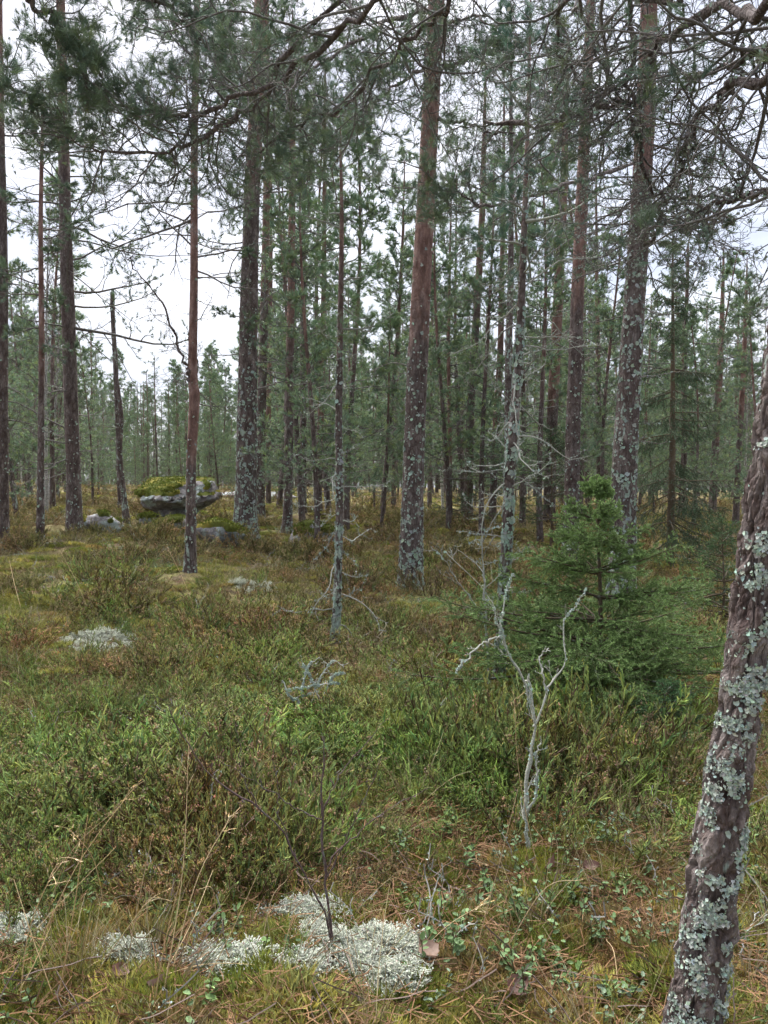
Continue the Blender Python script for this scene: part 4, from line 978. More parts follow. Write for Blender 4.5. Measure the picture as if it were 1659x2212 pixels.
# ------------------------------------------------------------------ scattering of uncountable growth
def scatter(name, pts, rot, scl, idx, sources, label, mats=None):
    """one object: points that carry instances of a few small meshes (kind: stuff)"""
    me = bpy.data.meshes.new(name)
    me.vertices.add(len(pts)); me.vertices.foreach_set('co', np.asarray(pts, np.float32).ravel())
    a = me.attributes.new('rot', 'FLOAT_VECTOR', 'POINT'); a.data.foreach_set('vector', np.asarray(rot, np.float32).ravel())
    scl = np.asarray(scl, np.float32)
    if scl.ndim == 1: scl = np.repeat(scl[:, None], 3, 1)
    a = me.attributes.new('scl', 'FLOAT_VECTOR', 'POINT'); a.data.foreach_set('vector', scl.ravel())
    a = me.attributes.new('idx', 'INT', 'POINT'); a.data.foreach_set('value', np.asarray(idx, np.int32))
    o = link(name, me); tag(o, label, kind='stuff')
    ng = bpy.data.node_groups.new(name, 'GeometryNodeTree')
    ng.interface.new_socket('Geometry', in_out='INPUT', socket_type='NodeSocketGeometry')
    ng.interface.new_socket('Geometry', in_out='OUTPUT', socket_type='NodeSocketGeometry')
    N, Lk = ng.nodes, ng.links
    gi, go = N.new('NodeGroupInput'), N.new('NodeGroupOutput')
    iop = N.new('GeometryNodeInstanceOnPoints'); join = N.new('GeometryNodeJoinGeometry')
    for s in reversed(sources):
        src = bpy.data.objects.new(name + '_piece', s)
        oi = N.new('GeometryNodeObjectInfo'); oi.inputs['Object'].default_value = src
        gt = N.new('GeometryNodeGeometryToInstance')
        Lk.new(oi.outputs['Geometry'], gt.inputs[0]); Lk.new(gt.outputs[0], join.inputs[0])
    def att(n, t):
        q = N.new('GeometryNodeInputNamedAttribute'); q.data_type = t; q.inputs['Name'].default_value = n
        return [s for s in q.outputs if s.enabled and s.name == 'Attribute'][0]
    Lk.new(gi.outputs[0], iop.inputs['Points']); Lk.new(join.outputs[0], iop.inputs['Instance'])
    iop.inputs['Pick Instance'].default_value = True
    Lk.new(att('idx', 'INT'), iop.inputs['Instance Index'])
    Lk.new(att('rot', 'FLOAT_VECTOR'), iop.inputs['Rotation'])
    Lk.new(att('scl', 'FLOAT_VECTOR'), iop.inputs['Scale'])
    Lk.new(iop.outputs[0], go.inputs[0])
    md = o.modifiers.new('scatter', 'NODES'); md.node_group = ng
    return o

# the wood far off: reads as one mass
far_src = []
for kind in ('tall', 'young'):
    for v in VAR[kind][:3]:
        b = bpy.data.meshes.new('far_tree')
        import bmesh
        bm = bmesh.new()
        for i, (n, me) in enumerate(v):
            k0 = len(bm.faces); bm.from_mesh(me); bm.faces.ensure_lookup_table()
            for f in bm.faces[k0:]: f.material_index = i
        bm.to_mesh(b); bm.free()
        for m_ in (M_BARK, M_TWIG, M_NEED): b.materials.append(m_)
        far_src.append(b)
r = rs(77)
n = 560
y = 56 + 110 * r.random(n); px = -150 + 1960 * r.random(n); x = (px - CX) / FPX * y
top = np.interp(px, TOPX, TOPY); top = np.maximum(top, 520) + 90 * r.random(n)
Hh = np.clip((1055 - top) / FPX * y, 4, 17) * np.where(r.random(n) < 0.4, 0.45, 1.0)
idx = np.where((Hh > 8) & (r.random(n) < 0.45), r.integers(0, 3, n), r.integers(3, 6, n)); s = Hh / np.where(idx < 3, 14.0, 7.0)
ne = 420; y = np.append(y, 125 + 70 * r.random(ne)); x = np.append(x, (-150 + 1960 * r.random(ne) - CX) / FPX * y[-ne:]); idx = np.append(idx, r.integers(3, 6, ne)); s = np.append(s, 0.6 + 0.5 * r.random(ne)); n += ne
xy = np.stack([x, y], -1)
scatter('far_forest', np.column_stack([xy, ground(xy) - 0.1]), np.column_stack([0 * x, 0 * x, r.random(n) * 6.28]), s, idx, far_src, 'far wood of pines standing as one mass at the horizon')

# ---- small plants as meshes
G1, G2 = np.array((0.195, 0.245, 0.09)), np.array((0.125, 0.165, 0.045))
def heather_clump(seed, flower, tall=1.0, green=G1):
    r = rs(seed); mb = MB(); n = 26
    az = r.random(n) * 6.283; rr = 0.10 * np.sqrt(r.random(n)); S = np.stack([rr * np.cos(az), rr * np.sin(az), 0 * az - 0.02], -1)
    D = np.stack([np.cos(az) * (0.3 + 0.9 * rr / 0.1), np.sin(az) * (0.3 + 0.9 * rr / 0.1), 1 + 0 * az], -1) + 0.15 * r.normal(size=(n, 3))
    L = (0.12 + 0.13 * r.random(n)) * tall
    P1 = walk(S, D, L, 5, 0.13, 0.05, r)
    tubes(mb, P1, np.full(P1.shape[:2], 0.0016) * np.linspace(1, 0.5, 6), 3, (0.075, 0.042, 0.03))
    S2, D2, t2, i2 = spawn(P1, 12, 0.3, 1.0, 0.75, r, 1.0, 0.2)
    D2[:, 2] += 0.35
    L2 = (0.014 + 0.026 * r.random(len(t2))) * tall
    P2 = walk(S2, D2, L2, 3, 0.08, 0.1, r)
    tone = (0.7 + 0.6 * r.random((len(P2), 1)))
    g = green[None] * tone * (1 + np.clip(0.22 * r.normal(size=(len(P2), 1)), -0.3, 0.6) * np.array([[1.0, 0.25, -0.3]]))
    br = r.random(len(P2)) < (0.16 if not flower else 0.3)
    g[br] = np.array((0.13, 0.092, 0.058)) * tone[br]
    tubes(mb, P2, np.array([0.0014, 0.0024, 0.0021, 0.0007])[None].repeat(len(P2), 0), 3, g)
    # scale leaves that roughen each shoot
    a = np.repeat(P2[:, 1], 5, 0) + (np.repeat(P2[:, 3] - P2[:, 1], 5, 0)) * r.random((len(P2) * 5, 1))
    needles(mb, a, np.repeat(P2[:, 3] - P2[:, 0], 5, 0), 1, 0.011, 0.0034, 0.8, r, green * 1.2, back=0.0)
    if flower:
        w = r.random(len(P2)) < flower
        q = np.repeat(P2[w], 7, 0); k = len(q); u = r.random((k, 1))
        pos = q[:, 1] + (q[:, 3] - q[:, 1]) * u + 0.004 * r.normal(size=(k, 3))
        sz = 0.0020 + 0.0013 * r.random(k)
        o = np.array([[1, 0, 0], [-1, 0, 0], [0, 1, 0], [0, -1, 0], [0, 0, 1.3], [0, 0, -1.3]])
        V = pos[:, None, :] + o[None] * sz[:, None, None]
        F = np.array([[0, 2, 4], [2, 1, 4], [1, 3, 4], [3, 0, 4], [2, 0, 5], [1, 2, 5], [3, 1, 5], [0, 3, 5]])
        T = (np.arange(k)[:, None, None] * 6 + F[None]).reshape(-1, 3)
        c = np.array([[0.36, 0.265, 0.18]]) * (0.6 + 0.7 * r.random((k, 1))) * (1 + 0.08 * r.normal(size=(k, 3)))
        mb.add(V.reshape(-1, 3), tris=T, col=np.repeat(c, 6, 0))
    return mb.mesh('heather_clump', M_PLANT, False)
def bilberry_clump(seed):
    r = rs(seed); mb = MB(); n = 12
    az = r.random(n) * 6.283; rr = 0.09 * np.sqrt(r.random(n)); S = np.stack([rr * np.cos(az), rr * np.sin(az), 0 * az - 0.01], -1)
    D = np.stack([np.cos(az) * 0.35, np.sin(az) * 0.35, 1 + 0 * az], -1)
    D = D + 0.35 * r.normal(size=D.shape)
    P1 = walk(S, D, 0.10 + 0.10 * r.random(n), 6, 0.3, 0.03, r)
    c = np.array((0.20, 0.265, 0.08))
    tubes(mb, P1, np.full(P1.shape[:2], 0.0017), 3, c[None] * (0.7 + 0.5 * r.random((n, 1))))
    S2, D2, t2, i2 = spawn(P1, 7, 0.3, 1.0, 0.8, r, 1.0, 0.2); D2[:, 2] += 0.2
    P2 = walk(S2, D2, 0.02 + 0.045 * r.random(len(t2)), 3, 0.25, 0.02, r)
    tubes(mb, P2, np.full(P2.shape[:2], 0.0012), 3, c[None] * (0.8 + 0.6 * r.random((len(P2), 1))))
    leaves(mb, P2[:, -1], r.normal(size=(len(P2), 3)) + np.array([0, 0, 0.8]), P2[:, -1] - P2[:, 0], 0.010, r, (0.13, 0.17, 0.04))
    return mb.mesh('bilberry_clump', M_PLANT, False)
def leaves(mb, pos, nm, dr, size, r, col, ratio=0.55, var=0.3):
    """small oval leaves: six corners and a crease"""
    m = len(pos)
    if not m: return
    nm = nrm(nm); dr = nrm(dr - (dr * nm).sum(-1, keepdims=True) * nm); sd = np.cross(nm, dr)
    s = size * (0.7 + 0.6 * r.random((m, 1)))
    pt = lambda u, v, h: pos + dr * s * u + sd * s * v * ratio + nm * s * h
    V = np.stack([pt(0, 0, 0), pt(0.35, 0.48, 0.08), pt(0.75, 0.42, 0.08), pt(1, 0, 0), pt(0.75, -0.42, 0.08), pt(0.35, -0.48, 0.08), pt(0.5, 0, -0.05)], 1)
    j = np.arange(6); F = np.stack([np.full(6, 6), j, (j + 1) % 6], -1)
    T = (np.arange(m)[:, None, None] * 7 + F[None]).reshape(-1, 3)
    c = np.asarray(col)[None] * np.clip(1 + var * r.normal(size=(m, 1)), 0.4, 1.8)
    mb.add(V.reshape(-1, 3), tris=T, col=np.repeat(c, 7, 0))
def lingon_clump(seed, n=7, col=(0.12, 0.19, 0.075), size=0.018, ht=0.09):
    r = rs(seed); mb = MB()
    az = r.random(n) * 6.283; rr = 0.07 * np.sqrt(r.random(n)) * (n > 4); S = np.stack([rr * np.cos(az), rr * np.sin(az), 0 * az - 0.01], -1)
    D = np.stack([np.cos(az) * 0.35, np.sin(az) * 0.35, 1 + 0 * az], -1)
    P1 = walk(S, D, ht * (0.6 + 0.7 * r.random(n)), 5, 0.12, 0.05, r)
    tubes(mb, P1, np.full(P1.shape[:2], 0.0014), 3, (0.10, 0.08, 0.04))
    S2, D2, t2, i2 = spawn(P1, 9, 0.25, 1.0, 1.0, r, 1.0, 0.2)
    nm = np.stack([0.6 * r.normal(size=len(t2)), 0.6 * r.normal(size=len(t2)), 1 + 0 * t2], -1)
    leaves(mb, S2, nm, D2 + np.array([0, 0, 0.25]), size, r, col)
    return mb.mesh('lingonberry_plant', M_LEAF, False)
def moss_clump(seed, col=(0.285, 0.28, 0.085), ln=0.035, n=190, R=0.11):
    r = rs(seed); mb = MB()
    rr = R * np.sqrt(r.random(n)); az = r.random(n) * 6.283; h = 0.030 * (1 - (rr / R) ** 2)
    p = np.stack([rr * np.cos(az), rr * np.sin(az), h - 0.008], -1)
    d = np.stack([np.cos(az) * rr / R * 0.6, np.sin(az) * rr / R * 0.6, 1 + 0 * az], -1)
    needles(mb, p, d, 5, ln, 0.0055, 0.8, r, col, back=0.0, var=0.25)
    return mb.mesh('moss_clump', M_MOSS, False)
def grass_tuft(seed, n=22, L=0.22, col=(0.34, 0.285, 0.175), w=0.0014, green=0.3, lean=0.8):
    r = rs(seed); mb = MB()
    az = r.random(n) * 6.283; rr = 0.03 * np.sqrt(r.random(n)); S = np.stack([rr * np.cos(az), rr * np.sin(az), 0 * az - 0.01], -1)
    D = np.stack([np.cos(az) * lean * r.random(n), np.sin(az) * lean * r.random(n), 1 + 0 * az], -1)
    P1 = walk(S, D, L * (0.5 + 0.8 * r.random(n)), 6, 0.08, -0.03, r, -0.12)
    c = np.asarray(col)[None] * (0.65 + 0.7 * r.random((n, 1)))
    gm = r.random(n) < green; c[gm] = np.array((0.16, 0.20, 0.065)) * (0.7 + 0.6 * r.random((gm.sum(), 1)))
    tubes(mb, P1, np.full(P1.shape[:2], w) * np.linspace(1, 0.3, 7), 3, c)
    return mb.mesh('grass_tuft', M_STRAW, False)
def litter(seed, n=70, R=0.13):
    r = rs(seed); mb = MB()
    rr = R * np.sqrt(r.random(n)); az = r.random(n) * 6.283; a2 = r.random(n) * 6.283
    S = np.stack([rr * np.cos(az), rr * np.sin(az), 0.004 + 0.03 * r.random(n)], -1)
    D = np.stack([np.cos(a2), np.sin(a2), 0.25 * r.normal(size=n)], -1)
    P1 = walk(S, D, 0.05 + 0.03 * r.random(n), 2, 0.12, 0, r)
    tubes(mb, P1, np.full(P1.shape[:2], 0.0012), 3, np.array((0.24, 0.138, 0.075))[None] * (0.5 + 0.8 * r.random((n, 1))))
    k = 2; S = np.stack([R * r.normal(size=k) * 0.6, R * r.normal(size=k) * 0.6, 0.02 + 0.02 * r.random(k)], -1)
    P2 = walk(S, np.column_stack([r.normal(size=(k, 2)), 0.15 * r.normal(size=k)]), 0.07 + 0.10 * r.random(k), 5, 0.25, 0, r)
    tubes(mb, P2, np.full(P2.shape[:2], 0.0016), 3, np.array((0.20, 0.15, 0.13))[None] * (0.6 + 0.9 * r.random((k, 1))))
    return mb.mesh('needle_litter', M_STRAW, False)
def dead_heather(seed):
    r = rs(seed); mb = MB(); n = 14
    az = r.random(n) * 6.283; S = np.stack([0.05 * np.cos(az), 0.05 * np.sin(az), 0 * az - 0.01], -1)
    D = np.stack([np.cos(az), np.sin(az), 0.5 + 0.6 * r.random(n)], -1)
    P1 = walk(S, D, 0.14 + 0.16 * r.random(n), 6, 0.25, 0.0, r)
    c = np.where(r.random((n, 1)) < 0.3, np.array([[0.34, 0.32, 0.30]]), np.array([[0.13, 0.085, 0.07]]))
    tubes(mb, P1, np.full(P1.shape[:2], 0.002) * np.linspace(1, 0.5, 7), 3, c)
    S2, D2, t2, i2 = spawn(P1, 5, 0.3, 1.0, 0.7, r, 1.0)
    P2 = walk(S2, D2, 0.04 + 0.06 * r.random(len(t2)), 3, 0.25, 0, r)
    tubes(mb, P2, np.full(P2.shape[:2], 0.001), 3, c[i2] * 0.9)
    return mb.mesh('dead_heather', M_PLANT, False)
def lichen_tuft(seed, R=0.035, n=26):
    r = rs(seed); mb = MB()
    az = r.random(n) * 6.283; rr = R * np.sqrt(r.random(n)); S = np.stack([rr * np.cos(az), rr * np.sin(az), 0 * az - 0.005], -1)
    D = np.stack([np.cos(az) * rr / R, np.sin(az) * rr / R, 1.1 + 0 * az], -1)
    P1 = walk(S, D, 0.03 + 0.02 * r.random(n), 3, 0.2, 0.0, r)
    W = np.array((0.52, 0.54, 0.45))
    tubes(mb, P1, np.full(P1.shape[:2], 0.0017), 3, W[None] * (0.55 + 0.35 * r.random((n, 1))))
    S2, D2, t2, i2 = spawn(P1, 5, 0.4, 1.0, 0.9, r, 1.0)
    P2 = walk(S2, D2, 0.008 + 0.010 * r.random(len(t2)), 2, 0.35, 0.1, r)
    tubes(mb, P2, np.full(P2.shape[:2], 0.0014), 3, W[None] * (0.8 + 0.4 * r.random((len(P2), 1))))
    flakes(mb, P2[:, -1], r.normal(size=(len(P2), 3)) + np.array([0, 0, 0.7]), 0.003, r, W, 1.0)
    return mb.mesh('lichen_tuft', M_WHITE, False)

def lichen_twig(seed):
    r = rs(seed); mb = MB(); n = 5
    S = np.column_stack([0.03 * r.normal(size=(n, 2)), 0.02 + 0 * np.arange(n)]); D = np.column_stack([r.normal(size=(n, 2)), 0.35 + 0.3 * r.random(n)])
    P1 = walk(S, D, 0.10 + 0.12 * r.random(n), 6, 0.3, 0.0, r)
    tubes(mb, P1, np.full(P1.shape[:2], 0.0018), 3, np.array((0.26, 0.25, 0.22)))
    q = P1.reshape(-1, 3); k = r.integers(0, len(q), 46)
    flakes(mb, q[k] + 0.004 * r.normal(size=(46, 3)), r.normal(size=(46, 3)), 0.002 + 0.0045 * r.random(46) ** 2, r, LICH * 0.95, 1.0)
    return mb.mesh('lichen_twig', M_LICH, False)
SRC = {
    'heather': [heather_clump(2000 + i, 0.0) for i in range(4)] + [heather_clump(2010 + i, 0.10) for i in range(3)],
    'brown_heather': [heather_clump(2020 + i, 0.36, 1.05, np.array((0.16, 0.15, 0.06))) for i in range(4)] + [dead_heather(2030)] + [lichen_twig(2033)],
    'bilberry': [bilberry_clump(2040 + i) for i in range(4)],
    'lingonberry': [lingon_clump(2050 + i) for i in range(3)] + [lingon_clump(2055 + i, 5, (0.16, 0.22, 0.14), 0.016) for i in range(2)],
    'moss': [moss_clump(2060 + i) for i in range(3)] + [moss_clump(2065, (0.17, 0.20, 0.045)), moss_clump(2066, (0.27, 0.21, 0.085), 0.03)],
    'grass': [grass_tuft(2070 + i) for i in range(4)] + [grass_tuft(2075, 30, 0.16, (0.24, 0.22, 0.09), 0.0012, 0.7)],
    'litter': [litter(2080 + i) for i in range(4)] + [lichen_twig(2088)],
}
LAB = {'heather': 'green heather shoots carpeting the clearing', 'brown_heather': 'brown heather with faded flower spikes and bare twigs', 'bilberry': 'bright green leafless bilberry stems in the undergrowth',
       'lingonberry': 'low lingonberry leaves spreading between the trunks', 'moss': 'yellow green moss covering the ground', 'grass': 'wispy dry grass tufts in the undergrowth', 'litter': 'rusty fallen pine needles and twigs on the ground'}
r = rs(3000)
XY, SCL = [], []
for y0, y1, dens, sc_ in ((1.6, 3.4, 125, 1.22), (3.4, 5.5, 92, 1.4), (5.5, 9, 58, 1.4), (9, 15, 34, 1.35), (15, 26, 12, 1.9), (26, 50, 2.4, 3.0)):
    xm = lambda yy: 0.57 * yy + 1.0
    area = (y1 - y0) * (xm(y0) + xm(y1)); n = int(area * dens)
    yy = y0 + (y1 - y0) * r.random(n * 2); xx = (2 * r.random(n * 2) - 1) * xm(y1); k = np.abs(xx) < xm(yy)
    XY.append(np.stack([xx[k][:n], yy[k][:n]], -1)); SCL.append(np.full(min(n, k.sum()), sc_))
XY, SCL = np.concatenate(XY), np.concatenate(SCL)
Z = ground(XY); qx, qy = project(np.column_stack([XY, Z]))
n1, n2, n3 = fbm(XY * 0.9, 61, 3), fbm(XY * 2.2 + 5, 62, 3), fbm(XY * 0.5 + 9, 63, 3)
def reg(x, y, w, h, soft=1.0): return np.clip(1.3 - np.sqrt(((qx - x) / w) ** 2 + ((qy - y) / h) ** 2), 0, 1)
W = {}
W['heather'] = 1.6 * reg(300, 1640, 620, 330) * (n1 > 0.36) + 0.6 * reg(800, 1600, 500, 300) + 0.25 * (qy > 1250) * (n1 > 0.5) + 0.5 * reg(300, 1930, 420, 120)
W['brown_heather'] = 1.4 * reg(500, 1400, 700, 150) * (n2 > 0.38) + 0.9 * (qy < 1290) * (n1 > 0.45) + 0.5 * reg(1000, 1330, 600, 140) + 0.35 * reg(250, 1900, 420, 170) + 0.13
W['bilberry'] = 0.75 * reg(1150, 1720, 430, 230) * (n2 > 0.4) + 0.3 * reg(900, 1650, 300, 200) + 0.25 * reg(1450, 1900, 300, 250)
W['heather'] = W['heather'] + 0.5 * reg(1150, 1700, 450, 220) * (n1 > 0.42)
W['brown_heather'] = W['brown_heather'] + 0.35 * reg(1100, 1650, 500, 250) * (n1 < 0.5)
W['lingonberry'] = 2.2 * reg(960, 1300, 190, 60) + 1.3 * reg(420, 1205, 260, 40) + 0.35 * reg(1300, 1900, 400, 300) + 0.5 * reg(700, 1480, 500, 120) * (n2 > 0.55) + 0.10 + 0.30 * (qy > 1650) + 0.5 * reg(1250, 1950, 380, 220)
W['moss'] = 0.55 * (qy > 1900) + 0.5 * (qy < 1500) * (n3 > 0.48) + 3.0 * reg(150, 1320, 330, 80) + 1.3 * (qy < 1330) * (n1 < 0.46) + 1.3 * reg(1640, 1950, 190, 420) + 0.9 * reg(500, 2190, 900, 90) + 1.0 * reg(1560, 1480, 160, 170) + 0.35 + 0.9 * reg(1250, 2060, 350, 170) * (n2 > 0.5)
W['grass'] = 1.0 * reg(150, 1290, 380, 80) + 0.35 * (qy < 1600) * (n3 < 0.5) + 0.14 + 0.3 * reg(250, 2150, 420, 110) + 0.22 * reg(1250, 1980, 420, 260) + 0.5 * (qy < 1330) * (n2 > 0.5) + 0.5 * reg(1600, 1600, 200, 250)
W['litter'] = 0.25 + 1.0 * reg(1230, 2060, 420, 230) + 0.8 * reg(550, 1960, 500, 120) + 0.7 * reg(560, 1200, 60, 30)
keys = list(W); pw = np.stack([np.maximum(W[k], 0) for k in keys], -1); pw = pw / pw.sum(-1, keepdims=True)
pick = (np.cumsum(pw, -1) < r.random((len(XY), 1))).sum(-1)
# keep the undergrowth off the lichen cushions, the stones and the trunks
LICHEN = [(815, 2092, 100, 52), (640, 2008, 85, 20), (500, 2114, 105, 22), (50, 2058, 100, 30), (265, 2096, 55, 12), (220, 1390, 85, 20), (540, 1285, 50, 12), (1068, 1212, 20, 8), (690, 2060, 55, 26), (650, 2122, 45, 20), (860, 2150, 55, 22)]
def in_patch(x, y, grow=1.0):
    m = np.zeros(len(x), bool)
    for a, b, w, h in LICHEN: m |= ((x - a) / w) ** 2 + ((y - b) / h) ** 2 < grow
    return m
block = in_patch(qx, qy - 12, 1.5) & (r.random(len(qx)) < 0.95)
tk = placed[:22]
for i, (a, b) in enumerate(tk): block |= ((XY[:, 0] - a) ** 2 + (XY[:, 1] - b) ** 2 < 0.16 ** 2)
bx = P(380, 1128, 17.5); block |= (np.abs(XY[:, 0] - bx[0]) < 0.8) & (np.abs(XY[:, 1] - bx[1] + 0.5) < 1.1)
sb = P(722, 2150, 2.45); block |= ((XY[:, 0] - sb[0]) ** 2 + (XY[:, 1] - sb[1] + 0.15) ** 2 < 0.3 ** 2) & (pick < 3)
for c in (CTRL[11], CTRL[15], CTRL[4], CTRL[12]): block |= (((XY[:, 0] - c[0]) / 0.26) ** 2 + ((XY[:, 1] - c[1] + 0.75) / 1.0) ** 2 < 1) & (pick < 3)
gap = fbm(XY * 2.2, 93, 3) < 0.44; block |= gap & (pick < 3) & (r.random(len(gap)) < 0.85) & (XY[:, 1] < 10)
for px, py, d, rad in ((478, 1182, 13.4, 0.36), (378, 1165, 14.8, 0.28), (222, 1160, 14.6, 0.32), (672, 1170, 14.2, 0.32)):
    b = P(px, py, d); block |= ((XY[:, 0] - b[0]) ** 2 + (XY[:, 1] - b[1]) ** 2 < rad ** 2)
hs = {'heather': 1.0, 'brown_heather': 1.0, 'bilberry': 1.0, 'lingonberry': 1.0, 'moss': 1.1, 'grass': 1.0, 'litter': 1.1}
for i, k in enumerate(keys):
    m = (pick == i) & ~block; c = m.sum()
    big = 0.65 + 0.85 * np.clip((fbm(XY[m] * 1.1 + 3, 97, 2) - 0.25) * 2, 0, 1)
    front = np.clip((qy[m] - 1800) / 250, 0, 1)              # the growth is shorter right at the feet of the viewer
    s = SCL[m] * hs[k] * (0.7 + 0.55 * r.random(c)) * (big if k in ('heather', 'brown_heather') else 1.0) * (1 - (0.5 * front if k in ('heather', 'brown_heather', 'bilberry') else 0))
    tallk = k in ('heather', 'brown_heather', 'bilberry')
    zf = np.clip(SCL[m], 1, 9) ** -0.75 * ((0.2 + 1.6 * fbm(XY[m] * 1.6, 91, 3)) if tallk else 1.0)
    s = np.column_stack([s, s, s * zf])
    scatter({'heather': 'heather', 'brown_heather': 'brown_heather', 'bilberry': 'bilberry_stems', 'lingonberry': 'lingonberry_cover', 'moss': 'moss_cover', 'grass': 'dry_grass', 'litter': 'needle_litter'}[k],
            np.column_stack([XY[m], Z[m] - 0.01]), np.column_stack([0.12 * r.normal(size=(c, 2)), r.random(c) * 6.28]), s, r.integers(0, len(SRC[k]), c), SRC[k], LAB[k])
# a thin underlayer of litter and moss beneath the shrubs, near by
m = (XY[:, 1] < 6.5) & ~in_patch(qx, qy, 1.0) & (r.random(len(XY)) < 0.55); jx = XY[m] + 0.05 * r.normal(size=(m.sum(), 2)); c = len(jx)
scatter('ground_litter', np.column_stack([jx, ground(jx) - 0.004]), np.column_stack([0.1 * r.normal(size=(c, 2)), r.random(c) * 6.28]), 1.1 * SCL[m], r.integers(0, 6, c), SRC['litter'][:4] + SRC['moss'][3:5], 'brown litter of needles, moss and twigs under the heather')

# ------------------------------------------------------------------ white reindeer lichen cushions: a thing each
TUFTS = [lichen_tuft(2100 + i) for i in range(5)]
LLAB = ['large white reindeer lichen cushion right of the bare birch sapling', 'white reindeer lichen ridge behind the bare birch sapling', 'white reindeer lichen strip left of the bare birch sapling', 'white reindeer lichen cushion in the lower left corner',
        'thin white lichen streak right of the lower left cushion', 'pale lichen mat in the heather at the left of the clearing', 'distant pale lichen spot in the moss beyond the heather', 'white lichen spot in the moss beyond the young lichened pine', 'white lichen patch at the stem of the bare birch sapling', 'small white lichen patch just left of the sapling foot', 'white lichen fringe at the bottom end of the large cushion']
for (a, b, w, h), lab in zip(LICHEN, LLAB):
    d = EYE * FPX / max(b - 1055, 60); 
    c = P(a, b, d)
    for _ in range(8):
        g = gz(c[0], c[1]); d = (EYE - g) * FPX / max(b - 1055, 60); c = P(a, b, d)
    rx = w / FPX * d; ry = h / FPX * d * d / (EYE)          # ground ellipse that shows as w x h pixels
    ry = min(ry, rx * 1.3)
    n = int(np.clip(math.pi * rx * ry * 2400 * (1 if d < 4 else 0.12), 30, 620))
    q = nrm(r.normal(size=(n, 2))) * np.sqrt(r.random((n, 1)))
    keep = fbm(q * np.array([[rx, ry]]) * 15 + a, 88, 3) > 0.46; q = q[keep] if keep.sum() > 20 else q; n = len(q)
    xy = np.array([c[0], c[1]])[None] + q * np.array([[rx, ry]])
    zz = ground(xy) + 0.035 * (1 - (q ** 2).sum(-1)) + 0.005
    sc2 = 1.0 if d < 4 else 1.4
    o = scatter('reindeer_lichen', np.column_stack([xy - c[:2], zz - g]), np.column_stack([0.25 * r.normal(size=(n, 2)), r.random(n) * 6.28]), (sc2 * (0.7 + 0.6 * r.random(n)))[:, None] * np.array([[0.9, 0.9, 0.6]]), r.integers(0, 5, n), TUFTS, lab)
    o.location = (c[0], c[1], g); o['category'] = 'lichen'; o['group'] = 'white reindeer lichen cushions'

# ------------------------------------------------------------------ small things on the ground
def on_ground(px, py, lift=0.0):
    d = EYE * FPX / max(py - 1055, 40); c = P(px, py, d)
    for _ in range(8): d = (EYE - gz(c[0], c[1])) * FPX / max(py - 1055, 40); c = P(px, py, d)
    c[2] = gz(c[0], c[1]) + lift
    return c, d
def stick(name, label, cat, paths, r, lichen=0.0, col=(0.30, 0.30, 0.27), twigs=6, group=None, flake=0.010, mat=None, per3=0, side=0.35):
    """dead wood from a list of polylines: rows (px, py, d) and diameters; the first path is the stem"""
    p0 = P(*paths[0][0][0]); root = empty(name, p0, label, cat, group); lich = MB()
    for i, (rows, w0, w1) in enumerate(paths):
        q = spline([P(*x) for x in rows], 20); q[1:-1] += 0.0035 * r.normal(size=(18, 3))
        mbs = MB(); rad = np.linspace(w0, w1, 20) / 2 * (1 + 0.2 * r.normal(size=20))
        tubes(mbs, q, rad, 7, np.asarray(col))
        if twigs:
            S, D, t, _ = spawn(q[None], twigs, 0.25, 1.0, 0.8, r, 1.0)
            L = np.linalg.norm(np.diff(q, axis=0), axis=1).sum()
            grow(mbs, mbs, None, S, D, L * side * (0.3 + 0.7 * r.random(twigs)), r, max(0.0012, w1 * 0.4), False, 1, wig=0.2, per2=3, per3=per3, col=np.asarray(col) * 0.9, grav=0.02)
        link('stem' if i == 0 else 'branch', mbs.mesh('stem', mat or M_TWIG, True, p0), root)
        if lichen:
            k = r.integers(0, 19, int(190 * lichen)); nv = nrm(r.normal(size=(len(k), 3)))
            k2 = np.minimum(k + 1, 19); u = r.random((len(k), 1)); pp = q[k] * (1 - u) + q[k2] * u
            sel = fbm(pp * 14, 71, 2) > 0.50
            flakes(lich, (pp + nv * rad[k][:, None])[sel], nv[sel], flake * (0.2 + 0.6 * r.random(sel.sum()) ** 2), r, LICH * 1.05, 0.9)
    if lich.n: tag(link('lichen', lich.mesh('lichen', M_LICH, False, p0), root), kind='stuff')
    return root
r = rs(4000)
